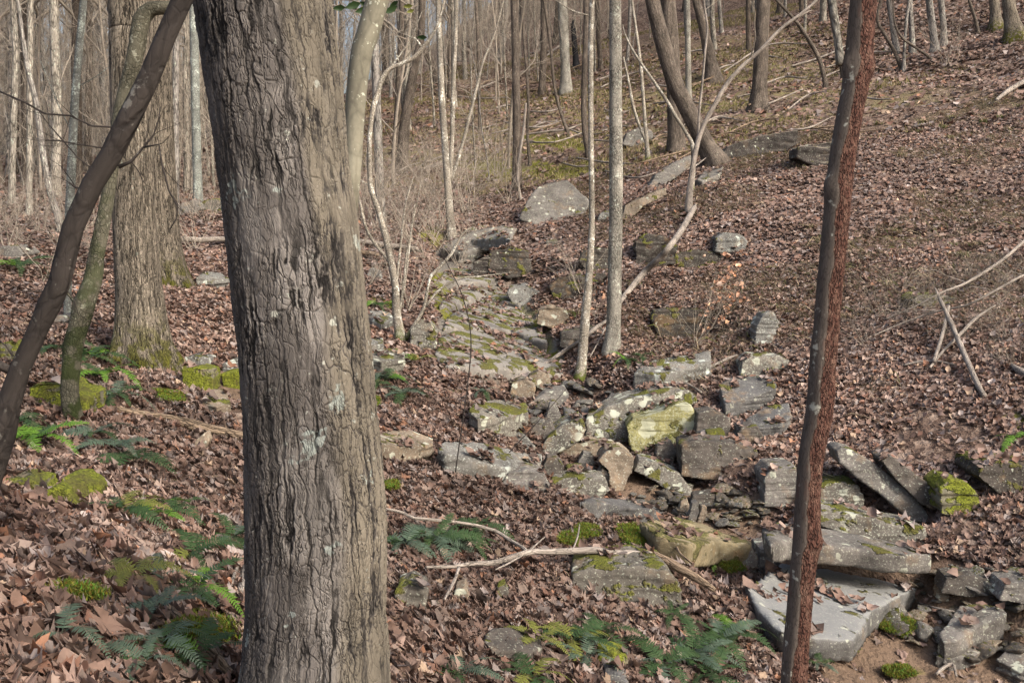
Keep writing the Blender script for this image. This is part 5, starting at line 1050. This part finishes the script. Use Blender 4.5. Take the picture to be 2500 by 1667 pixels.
stones(104, [(2230, 1420), (2330, 1385), (2500, 1400), (2520, 1640), (2300, 1620), (2180, 1560), (2150, 1500)], .03, .15, 'loose stone in the creek bed of the lower right corner', 'loose stones lower right', 6)
stones(60, [(1190, 925), (1430, 925), (1520, 960), (1440, 985), (1440, 1120), (1300, 1060), (1200, 970)], .06, .20, 'brown creek stone in the jumble below the bedrock', 'stones in the jumble', 7)
stones(22, [(1690, 1340), (1870, 1330), (1880, 1385), (1800, 1390), (1720, 1370)], .03, .12, 'creek stone beneath the sandy mossy ledge', 'stones under the ledge', 8)
stones(16, [(900, 600), (1180, 560), (1190, 640), (1050, 640), (900, 660)], .08, .25, 'stone beside the upper creek', 'stones by the upper creek', 9)
stones(14, [(1700, 1010), (1800, 1030), (1790, 1080), (1700, 1075)], .04, .12, 'stone in the leaves behind the yellow lichen boulder', 'stones behind the boulders', 10)
for k_, (px, py, s_, me_) in enumerate([(1790, 1268, .10, 3), (1760, 1277, .12, 3), (1850, 1375, .16, 4), (2200, 1530, .10, 2), (2320, 1430, .14, 6), (2430, 1440, .15, 5)]):
    p_, d_ = hit(px, py); o = bpy.data.objects.new('creek_stone', ST[me_]); col.objects.link(o); o.location = (p_[0], p_[1], p_[2] + .02); o.scale = (s_, s_, s_); o.rotation_euler = (.1, .1, k_ * 1.3)
    tag(o, ['thin pale plate of stone at the right end of the gravel', 'longest thin plate of stone lying flat on the gravel', 'stone wedged left of the flat bluish slab', 'dark stone at the broken edge of the flat bluish slab', 'flat slate stone above the angular slab', 'pale stone at the right edge above the angular slab'][k_], 'stone')

# ================================================================== FALLEN WOOD
def stick(name, label, pix, mat='dead', lift=.02, forks=(), sides=10, rough=.18, cat='branch', group=None, twig=0, seed=0, d=None, taper=True):
    def mk(pl):
        p, r = [], []
        for q in pl:
            h = q[3] if len(q) > 3 else 0
            w_, dd = hit(q[0], q[1], max(lift, .055) + h) if d is None else (P(q[0], q[1], d + h), d + h)
            p.append(w_); r.append(q[2] * dd / F / 2)
        return p, r
    p, r = mk(pix); o0 = np.array(p).mean(0); mb = MB(); tube(mb, p, r, sides, .04 if len(pix) < 9 else .03, rough, off=seed)
    rnd = random.Random(seed + 3)
    for i in range(twig):
        j = rnd.randrange(1, len(p)); grow(mb, p[j], unit(p[j] - p[j - 1]) + np.array([rnd.gauss(0, .6), rnd.gauss(0, .6), rnd.uniform(0, .6)]), rnd.uniform(.3, .7), r[j] * .4, 1, 2, rnd, .3, .02, 4, 3)
    if not forks: o = link(name, mb.mesh(name, origin=o0), M[mat], loc=tuple(o0)); tag(o, label, cat, group); return o
    e = link(name, None, loc=tuple(o0)); tag(e, label, cat, group); link('main_stem', mb.mesh('main_stem', origin=o0), M[mat], e)
    for f_ in forks:
        p, r = mk(f_); mb = MB(); tube(mb, p, r, sides, .04, rough, off=seed + 1); link('side_branch', mb.mesh('side_branch', origin=o0), M[mat], e)
    return e
stick('fallen_branch', 'long forked fallen branch lying across the leaves in the foreground', [(1040, 1384, 7), (1110, 1382, 10), (1150, 1376, 12), (1210, 1372, 14), (1290, 1348, 15), (1350, 1346, 16), (1400, 1345, 17), (1450, 1343, 18), (1500, 1350, 19), (1550, 1352, 18), (1590, 1352, 14)], 'dead', .15,
      forks=[[(1120, 1385, 9), (1112, 1410, 8), (1100, 1435, 8), (1085, 1462, 6)], [(937, 1240, 6), (985, 1252, 8), (1010, 1264, 8), (1075, 1270, 8), (1150, 1280, 8), (1210, 1296, 9), (1245, 1318, 9), (1275, 1335, 9), (1290, 1348, 9)], [(1210, 1390, 3), (1250, 1370, 5), (1290, 1345, 6), (1330, 1310, 3)], [(1395, 1350, 4), (1410, 1310, 5), (1415, 1280, 3)]], seed=3)
stick('broken_limb', 'dark ridged broken limb lying over the mossy boulder', [(1540, 1325, 5), (1562, 1340, 18), (1600, 1358, 24), (1650, 1382, 24), (1700, 1410, 20), (1745, 1440, 12)], 'rot', .14, forks=[[(1650, 1330, 7), (1660, 1350, 6), (1690, 1375, 5)]], seed=4, sides=14)
stick('fallen_log', 'long pale debarked log slanting up the leafy slope right of the speckled trunk', [(1480, 775, 8), (1520, 728, 13), (1570, 668, 15, .12), (1610, 630, 16, .35), (1640, 595, 15, .5), (1668, 555, 15, .3), (1692, 512, 14), (1698, 500, 5)], 'dead', .2, seed=5, sides=14)
stick('fallen_pole', 'pale thin pole leaning over the lower creek bedrock', [(1248, 925, 5), (1290, 905, 7), (1335, 885, 9), (1380, 855, 10), (1420, 830, 10), (1455, 800, 10), (1482, 782, 8)], 'dead', .12, forks=[[(1440, 872, 3), (1460, 835, 4), (1478, 800, 4)]], seed=6)
stick('fallen_stick', 'straight pale stick lying right of the long lichen slab', [(1655, 935, 5), (1690, 915, 7), (1740, 893, 8), (1775, 876, 7), (1800, 866, 4)], 'dead', .06, forks=[[(1660, 930, 5), (1685, 940, 6), (1712, 958, 7)]], seed=7)
stick('dead_limb', 'grey barkless limb propped on the right slope pointing up left', [(2283, 703, 3, .3), (2298, 738, 9, .26), (2320, 785, 12, .18), (2350, 855, 13, .10), (2372, 905, 13, .05), (2390, 945, 14), (2402, 965, 14)], 'dead', .06, seed=8, sides=14)
stick('dead_limb', 'pale peeled broken limb crossing behind the grey one on the right slope', [(2316, 748, 8, .2), (2305, 800, 9, .15), (2292, 845, 9, .08), (2280, 882, 10, .02)], 'dead', .05, seed=9)
stick('dead_limb', 'long thin curved limb coming in from the right edge over the slope', [(2560, 545, 6, .4), (2500, 590, 8, .35), (2440, 640, 8, .3), (2360, 690, 7, .25), (2300, 714, 6, .2), (2240, 745, 4, .1), (2160, 780, 3)], 'dead', .05, seed=10, twig=3)
stick('dead_limb', 'thin limb below the long curved one reaching from the right edge', [(2560, 660, 5, .4), (2500, 672, 6, .35), (2420, 715, 6, .28), (2360, 745, 6, .2), (2290, 760, 5, .15), (2200, 790, 4, .05), (2130, 820, 3)], 'dead', .05, seed=11, twig=4)
stick('dead_limb', 'straight pale limb leaning from lower left to upper right across the broken limbs', [(2270, 898, 6), (2300, 860, 7, .04), (2350, 810, 9, .1), (2385, 775, 8, .12), (2430, 745, 4, .15)], 'dead', .05, seed=12)
stick('dead_limb', 'short grey stick lying left of the peeled broken limb', [(2205, 892, 4), (2240, 884, 7), (2285, 882, 6), (2330, 890, 5)], 'dead', .03, seed=13)
stick('fallen_log', 'pale log tip entering from the right edge', [(2470, 890, 8), (2490, 905, 18), (2540, 930, 24), (2600, 950, 24)], 'dead', .06, seed=14)
stick('fallen_log', 'weathered log lying between the half hidden oak and the thick trunk', [(425, 582, 14), (480, 586, 15), (530, 584, 13), (600, 586, 12)], 'dead', .15, seed=15)
stick('fallen_log', 'straight pale log right of the thick trunk above the leafy bank', [(850, 585, 12), (900, 592, 13), (960, 600, 12), (1020, 608, 10)], 'dead', .15, seed=16)
stick('fallen_log', 'grey lichened log just under the straight pale log', [(870, 616, 9), (900, 618, 12), (925, 624, 9)], 'rot', .12, seed=17)
stick('rotten_log', 'half buried bark log running to the thick trunk on the left slope', [(280, 998, 14), (330, 1008, 20), (400, 1018, 16), (450, 1032, 26), (520, 1052, 30), (600, 1068, 30)], 'rot', .03, seed=18, sides=16, rough=.35)
stick('rotten_stick', 'splintered tan stick in the ferns at the lower left', [(390, 1465, 10), (415, 1490, 22), (450, 1520, 24), (490, 1560, 24), (530, 1605, 26), (565, 1650, 20)], 'rot', .03, seed=19, sides=14, rough=.35)
stick('leaning_stick', 'weathered forked piece of wood leaning against the foot of the thick trunk', [(558, 1440, 8), (575, 1395, 10), (590, 1350, 12), (606, 1300, 10)], 'dead', .05, forks=[[(590, 1450, 26), (600, 1400, 30), (612, 1350, 18), (612, 1310, 6)]], seed=20)
stick('small_stick', 'pale twig beside the flat bluish slab in the stony corner', [(2240, 1470, 5), (2280, 1482, 6), (2330, 1492, 4)], 'dead', .05, seed=21)
stick('bleached_twig', 'bleached curved root at the bottom of the stony corner', [(2285, 1645, 7), (2300, 1632, 9), (2325, 1620, 7), (2335, 1650, 6)], 'dead', .04, seed=22)
stick('small_stick', 'small curved stick on the right slope in the leaves', [(2060, 1015, 3), (2080, 1010, 6), (2120, 1020, 5), (2150, 1032, 3)], 'rot', .02, seed=23)
stick('small_stick', 'dark stick below the long pale log on the slope', [(1815, 498, 5), (1850, 496, 7), (1890, 486, 4)], 'rot', .03, seed=24)
stick('fallen_log', 'pale weathered log by the upper right edge', [(2432, 245, 8), (2465, 220, 12), (2500, 200, 12), (2540, 185, 10)], 'dead', .15, seed=25)
stick('thin_dark_stem', 'very thin dark bare stem rising before the pale dome rock', [(1112, 1152, 3.2), (1122, 1080, 3.2), (1134, 1000, 3), (1146, 900, 3), (1150, 850, 3), (1146, 790, 2.8), (1128, 720, 2.6), (1105, 670, 2.2), (1070, 610, 1.8), (1010, 555, 1.4)], 'dark', 0, d=7.2, seed=26, cat='sapling', rough=0)
stick('thin_dark_stem', 'thin dark slanted twig crossing the pale dome rock', [(1215, 1135, 2.5), (1270, 1075, 2.5), (1330, 1010, 2), (1390, 940, 1.2)], 'dark', 0, d=8.2, seed=27, cat='sapling', rough=0)
rnd = random.Random(41)
for k_ in range(84):
    px, py = rnd.uniform(1050, 2100), rnd.uniform(110, 350)
    if k_ % 5 == 0: px, py = rnd.uniform(900, 1700), rnd.uniform(330, 420)
    L_ = rnd.uniform(30, 90) * rnd.choice([1, 1, 1.6, 2.4]); s_ = rnd.uniform(-.5, .15); cv = rnd.uniform(-.15, .15)
    stick('fallen_limb', 'weathered fallen limb lying on the green upper slope', [(px, py, 4), (px + L_ * .5, py + L_ * (.5 * s_ + cv), 5), (px + L_, py + L_ * s_, 2)], rnd.choice(['dead', 'rot', 'dead']), rnd.uniform(.08, .35), seed=50 + k_, group='fallen limbs on the upper slope', sides=6, twig=1 if k_ % 3 == 0 else 0)

# ================================================================== FERNS, GRASS, MOSS
def frond_mesh(seed, mat, n_=26, L=.42, wmax=.055, droop=1.0):
    rnd = random.Random(seed); mb = MB(); v = []; f = []
    prev = None; curve = rnd.uniform(-.25, .25)
    def ctr(t): return np.array([curve * t * t * L, t * L * (1 - .12 * t), L * (.55 * t - .62 * droop * t * t)])
    for i in range(n_ + 1):
        c = ctr(i / n_); k = len(v); wd = .0022 * (1 - .7 * i / n_); v += [c + [-wd, 0, 0], c + [wd, 0, .001], c + [0, 0, -wd]]
        if i: f += [(k - 3, k - 2, k + 1, k), (k - 2, k - 1, k + 2, k + 1), (k - 1, k - 3, k, k + 2)]
    for i in range(2, n_):
        t = i / n_; c = ctr(t); tg = unit(ctr(min(1, t + .02)) - ctr(t - .02)); w_ = wmax * math.sin(math.pi * min(1, (.12 + t * .88)) ** .8) ** .7 * (1.05 - .25 * t) + .004
        for sgn in (-1, 1):
            out = unit(np.cross(tg, [0, 0, 1])) * sgn; jj = rnd.uniform(.85, 1.1); tipd = unit(out + tg * .35 + np.array([0, 0, rnd.uniform(-.35, .1)])); hw = L / n_ * .44
            k = len(v); a_ = c + out * .002; v += [a_ - tg * hw * .7, a_ + tg * hw, a_ + tipd * w_ * jj * .55 + tg * hw * .85, a_ + tipd * w_ * jj * .55 - tg * hw * .75, a_ + tipd * w_ * jj + tg * hw * .15, a_ + tipd * w_ * jj * 1.01 - tg * hw * .05]
            f += [(k, k + 1, k + 2, k + 3), (k + 3, k + 2, k + 4, k + 5)]
    mb.add(np.array(v), np.array(f)); me = mb.mesh('frond', bc=False); me.materials.append(M[mat]); return me
FR = {m_: [frond_mesh(i * 3 + 1, m_, 24 + i, .40, .05 + .006 * i, .8 + .25 * i) for i in range(4)] for m_ in ('fern_green', 'fern_blue', 'fern_yellow', 'fern_bright')}
def fern(px, py, nf, sc, mats, label, yaw=None, spread=6.28, lay=.0):
    sc = sc * 1.0; sc = sc * .86; p_, d_ = hit(px, py, .075); e = link('fern', None, loc=tuple(p_)); tag(e, label, 'fern'); rnd = random.Random(px * 3 + py)
    for i in range(nf):
        o = bpy.data.objects.new('frond', rnd.choice(FR[rnd.choice(mats)])); col.objects.link(o); o.parent = e
        a_ = (yaw + rnd.uniform(-.5, .5) * spread) if yaw is not None else i * 6.283 / nf + rnd.uniform(-.3, .3)
        s_ = sc * rnd.uniform(.75, 1.15); o.scale = (s_, s_, s_); o.rotation_euler = (rnd.uniform(-.15, .25) - lay, rnd.uniform(-.4, .4), a_)
G, B_, Y, BR = 'fern_green', 'fern_blue', 'fern_yellow', 'fern_bright'
FN = [
 (215, 870, 9, 1.25, [G, G, BR], 'bright green fern clump at the left foot of the ridged oak'), (250, 915, 9, 1.2, [BR, G], 'lit green fern clump below the ridged oak, next to the crooked mossy trunk'), (280, 965, 8, 1.1, [G, B_], 'darker fern clump just downhill of the ridged oak'), (150, 850, 6, 1.0, [B_, G], 'thin fern between the blue grey sapling and slanting trunk'),
 (90, 1065, 9, .95, [BR, BR, G], 'bright fern clump beside the foot of the slanting dark trunk'), (45, 1030, 6, .8, [G, BR], 'fern with pale frond at the left edge above the bright clump'), (330, 1120, 8, .95, [G, G], 'deep green fern pointing left of the bark log'), (290, 1090, 5, .8, [B_], 'small blue green fern behind the deep green fern'), (230, 1060, 6, .8, [G, B_], 'dim fern on the slope under the crooked mossy trunk'),
 (300, 1240, 8, .75, [G, Y], 'mixed olive fern right of the moss cushions'), (370, 1250, 8, .75, [G, Y, BR], 'olive fern in the middle of the left slope'), (430, 1240, 6, .7, [G], 'green fern farther right on the left slope'), (570, 1310, 9, .75, [G, B_], 'dark green fern touching the left side of the thick trunk'),
 (470, 1350, 7, .75, [Y, Y, G], 'yellow green fern trailing down the left slope'), (330, 1400, 6, .62, [Y], 'yellowing fern frond pair left of the upright blue frond'), (395, 1400, 4, .6, [B_], 'upright blue green fern frond in the left foreground'), (390, 1480, 6, .5, [B_], 'greyish fern over the splintered stick'),
 (480, 1430, 7, .7, [G, BR], 'green fern beside the splintered stick'), (150, 1545, 3, .62, [B_], 'single large grey green frond lying on the leaves at the lower left'), (400, 1560, 8, .55, [G, B_], 'dark fern in the lower left under the splintered stick'), (490, 1590, 7, .6, [G, BR], 'green fern near the bottom beside the thick trunk'), (350, 1610, 6, .5, [B_, G], 'dark low fern at the bottom left of the trunk'),
 (950, 925, 9, 1.15, [G, BR, B_], 'green fern clump right of the thick trunk on the upper bank'), (985, 960, 8, 1.0, [G, B_], 'lower fern clump right of the thick trunk on the upper bank'), (915, 940, 6, 1.0, [G], 'fern clump touching the right side of the thick trunk on the upper bank'), (925, 745, 8, 1.1, [BR, G], 'small sunny fern left of the sapling clump'),
 (990, 1325, 9, 1.0, [G, B_, B_], 'blue green fern right against the thick trunk below the thin branch'), (1060, 1315, 10, 1.05, [B_, G], 'wide blue green fern below the thin fallen branch'), (1120, 1325, 9, .95, [B_, G], 'right hand end of the blue green ferns below the thin fallen branch'), (1165, 1285, 6, .9, [G], 'dark fern frond above the thin fallen branch'),
 (1310, 1560, 5, .8, [Y], 'yellow fern fronds left of the square mossy stone'), (1400, 1560, 10, .9, [G, B_, Y], 'green fern left of the square mossy stone'), (1470, 1545, 7, .8, [G], 'mid green fern just above the square mossy stone'), (1430, 1600, 6, .85, [B_], 'blue green frond hanging before the lower middle fern'),
 (1690, 1590, 11, 1.05, [B_, G, B_], 'largest blue green fern at the bottom between the stones and the red trunk'), (1760, 1560, 9, .95, [G, B_], 'fern right of the largest bottom fern'), (1620, 1620, 8, .95, [G, B_], 'fern left of the largest bottom fern'), (1800, 1545, 7, .85, [G, BR], 'bright fern fronds near the foot of the red and grey trunk'), (1730, 1650, 8, .9, [G], 'fern at the bottom edge below the largest fern'),
 (1120, 1640, 6, .7, [B_, G], 'small dark fern at the bottom right of the thick trunk'), (1300, 1650, 8, .9, [G, Y], 'low fern at the bottom edge under the flat dark stone'), (1640, 1500, 5, .6, [G], 'small fern right of the low mossy boulder'), (1225, 1440, 0, .5, [G], ''),
 (2005, 1620, 5, .55, [G, B_], 'small fern sprig below the flat bluish slab'), (1530, 880, 8, .9, [G, BR], 'low green fern at the foot of the grey speckled trunk'), (1565, 870, 6, .8, [G], 'second low fern right of the grey speckled trunk foot'), (1180, 955, 5, .7, [B_, G], 'small fern above the mottled lichen rock'), (1730, 1370, 4, .5, [BR], 'tiny fern under the sandy mossy ledge'),
 (1015, 880, 6, .9, [BR, Y], 'yellow green sprigs below the rounded boulder'), (40, 650, 7, 1.4, [BR, G], 'fern in the sun at the left edge woodland floor'), (2480, 1070, 5, .8, [BR], 'bright fern at the right edge above the dark ledge'),
]
for (px, py, nf, sc, ms, lb_) in FN:
    if nf: fern(px, py, nf, sc, ms, lb_)
# grass tufts on the right slope
def tuft(px, py, n_, L, label, green=.5, group=None):
    p_, d_ = hit(px, py); rnd = random.Random(px + py); mb = MB(); v, f, c = [], [], []
    for i in range(n_):
        a_ = rnd.uniform(0, 6.283); l_ = L * rnd.uniform(.5, 1.1); b0 = np.array([rnd.gauss(0, .06), rnd.gauss(0, .06), -.01]); hor = np.array([math.cos(a_) - .3, math.sin(a_) - .7, 0]) * .7; wd = .0022 * d_ / 8; pr = np.array([-math.sin(a_), math.cos(a_), 0]) * wd
        cc_ = np.array([.10, .16, .03]) if rnd.random() < green else np.array([.38, .30, .19]); k = len(v); q = b0
        for j in range(4):
            t = j / 3; q = b0 + hor * l_ * t * t + np.array([0, 0, l_ * (.85 * t - .55 * t * t)]); v += [q - pr * (1 - .8 * t), q + pr * (1 - .8 * t)]; c += [[*cc_, 1]] * 2
            if j: f.append((k + 2 * j - 2, k + 2 * j - 1, k + 2 * j + 1, k + 2 * j))
    mb.add(np.array(v), np.array(f), c=np.array(c)); o = link('grass_tuft', mb.mesh('grass_tuft', bc=False, color=True), M['grass'], loc=tuple(p_)); tag(o, label, 'grass tuft', group)
for k_, (px, py, gg) in enumerate([(2325, 292, .5), (2305, 315, .4), (2320, 340, .4), (2440, 290, .4), (2490, 262, .4), (2255, 300, .3), (2245, 325, .4), (2205, 370, .4), (2200, 385, .2), (2145, 305, .3), (2185, 570, .4), (2195, 595, .3), (2240, 595, .3), (2330, 605, .4), (2380, 605, .4), (2345, 630, .5), (2230, 470, .15), (2370, 475, .5), (2010, 590, .4), (1990, 330, .3), (1975, 290, .4), (1860, 700, .15), (1905, 760, .15), (2170, 700, .3), (2060, 780, .2), (2400, 300, .4), (2420, 340, .3), (1980, 560, .3), (2080, 600, .4), (1550, 700, .3), (1400, 770, .4), (1620, 780, .5)]):
    tuft(px, py, 60, .34, 'tuft of fading grass on the leafy right slope', gg, 'grass tufts on the right slope')
for k_, (px, py, gg) in enumerate([(420, 1180, .3), (600, 1200, .1), (330, 1190, .2), (1000, 1480, 0), (965, 1400, 0), (1380, 1420, 0), (210, 1060, .3), (1100, 960, .4), (960, 600, .3), (1930, 1140, .2), (2420, 1160, 0)]):
    tuft(px, py, 22, .2, 'wisp of dry straw coloured grass in the foreground leaves', gg, 'dry grass wisps')
# moss tufting on the ground moss patches, as one unclear mass of tiny blades
def mossfield(polys, N, L, label):
    mb = MB(); X, Y, Zz = [], [], []
    for pl in polys:
        q = np.array(pl, float); k = 0
        while k < N:
            px = random.uniform(q[:, 0].min(), q[:, 0].max()); py = random.uniform(q[:, 1].min(), q[:, 1].max()); k += 1
            if inpoly(np.array([px]), np.array([py]), pl)[0]:
                X.append(px); Y.append(py)
    pos = []
    for px, py in zip(X, Y):
        p_, d_ = hit(px, py, .03 + .03 * random.random()); pos.append(p_)
    pos = np.array(pos); m_ = 26; n_ = len(pos); B0 = np.repeat(pos, m_, 0) + np.random.default_rng(3).normal(0, .016, (n_ * m_, 3)) * [1, 1, .4]; rg = np.random.default_rng(4)
    a_ = rg.uniform(0, 6.283, n_ * m_); s_ = rg.uniform(.002, .004, n_ * m_); h_ = rg.uniform(.006, .016, n_ * m_) * L
    d1 = np.stack([np.cos(a_) * s_, np.sin(a_) * s_, 0 * a_], -1); tip = B0 + np.stack([rg.normal(0, .008, len(a_)), rg.normal(0, .008, len(a_)), h_], -1)
    V = np.stack([B0 - d1, B0 + d1, tip], 1).reshape(-1, 3); c = np.repeat(np.c_[rg.uniform(.06, .17, len(a_)), rg.uniform(.08, .2, len(a_)), rg.uniform(.01, .03, len(a_)), np.ones(len(a_))], 3, 0)
    mb.add(V, f3=np.arange(len(V)).reshape(-1, 3), c=c); tag(link('moss', mb.mesh('moss', smooth=False, bc=False, color=True), M['moss']), label, 'moss', kind='stuff')
mossfield(MOSSP, 800, 1.0, 'bright green moss patches between the leaves')
# beech saplings holding a few dry leaves, seen as warm pale spots
def leafy_sprig(px, py, n_, spread, h_, label, cmul=(2.0, 1.7, 1.4), h0=.1):
    p_, d_ = hit(px, py); x = RNG.normal(p_[0], spread, n_); y = RNG.normal(p_[1], spread, n_); mb = MB()
    e = link('leafy_sprig', None, loc=tuple(p_)); tag(e, label, 'sapling')
    leaves(mb, x, y, RNG.uniform(.04, .08, n_), 'mid', tilt=.9, ZB=H(x, y) + RNG.uniform(h0, h_, n_))
    mb.c = [c * np.array([*cmul, 1], np.float32) for c in mb.c]; link('leaves', mb.mesh('leaves', smooth=False, bc=False, color=True, origin=p_), M['leaf'], e)
    rnd = random.Random(px); mb = MB()
    for i in range(4): grow(mb, p_ + np.array([0, 0, -.03]), [rnd.gauss(0, .4), rnd.gauss(0, .4), 1], h_ * 1.1, .004, 0, 2, rnd, .3, .03, 4, 3)
    link('stem', mb.mesh('stem', origin=p_), M['twig'], e)
leafy_sprig(1765, 790, 150, .16, .75, 'small sapling still holding pale tan dry leaves on the right bank')
leafy_sprig(1460, 780, 30, .2, .5, 'low sprig with a few tan leaves behind the speckled trunk')

lb = MB()
litter(lb, 62000, 1.3, 5.2, .025, .086, 'near', lift=.04)
litter(lb, 82000, 4.8, 9.5, .03, .08, 'near', lift=.035)
litter(lb, 190000, 9, 16, .035, .08, 'mid', lift=.03)
litter(lb, 210000, 15.5, 28, .055, .105, 'far', lift=.03)
litter(lb, 90000, 27, 55, .12, .22, 'far', lift=.03)
# leaves lying on the stones too
for (v_, dens_) in ROCKTOPS:
    if len(v_) == 0 or dens_ < 1: continue
    area = len(v_)
    pick = RNG.choice(len(v_), min(len(v_), dens_), replace=False); q_ = v_[pick]
    leaves(lb, q_[:, 0].astype(float), q_[:, 1].astype(float), RNG.uniform(.04, .09, len(q_)), 'mid', tilt=.3, lift=.01, ZB=q_[:, 2].astype(float) + .004)
tag(link('leaf_litter', lb.mesh('leaf_litter', smooth=False, bc=False, color=True), M['leaf']), label='brown fallen leaves covering the forest floor', cat='leaf litter', kind='stuff')

# a twig with a few late leaves behind the thick trunk's upper right edge
def leaf_twig(name, label, pix, d, lv, mat):
    p = [P(x, y, d) for x, y in pix]; o0 = p[0]; e = link(name, None, loc=tuple(o0)); tag(e, label, 'twig'); mb = MB(); tube(mb, p, np.linspace(.004, .0015, len(p)), 5, .05, .1); link('stem', mb.mesh('stem', origin=o0), M['twig'], e)
    rnd = random.Random(5); mb = MB()
    for (x, y, s_) in lv:
        c = P(x, y, d - .02); a_ = rnd.uniform(-.6, .6); u = np.array([math.cos(a_), rnd.uniform(-.3, .3), math.sin(a_)]); w_ = np.cross(u, [0, 1, .3]); w_ = unit(w_) * .45; s2 = s_ * d / F
        v = [c - u * s2, c - u * .4 * s2 + w_ * s2 * .8, c + u * .3 * s2 + w_ * s2, c + u * s2, c + u * .3 * s2 - w_ * s2, c - u * .4 * s2 - w_ * s2 * .8, c + np.array([0, .012, 0])]
        mb.add(np.array(v), f3=[[6, i, (i + 1) % 6] for i in range(6)])
    link('leaves', mb.mesh('leaves', bc=False, smooth=False, origin=o0), mat, e)
leaf_twig('leafy_twig', 'twig with green leaves crossing the top beside the smooth grey trunk', [(780, 5), (830, 18), (880, 24), (930, 20), (990, 35), (1035, 90)], 4.6, [(828, 20, 16), (862, 14, 20), (884, 26, 18), (890, 12, 14), (955, 24, 18), (962, 10, 12), (1030, 92, 13)], M['fern_green'])
leaf_twig('leafy_twig', 'twig holding two yellow leaves at the top right of the smooth grey trunk', [(960, -10), (990, 10), (1010, 30), (1022, 52)], 5.2, [(996, 16, 12), (1002, 28, 10)], M['fern_yellow'])
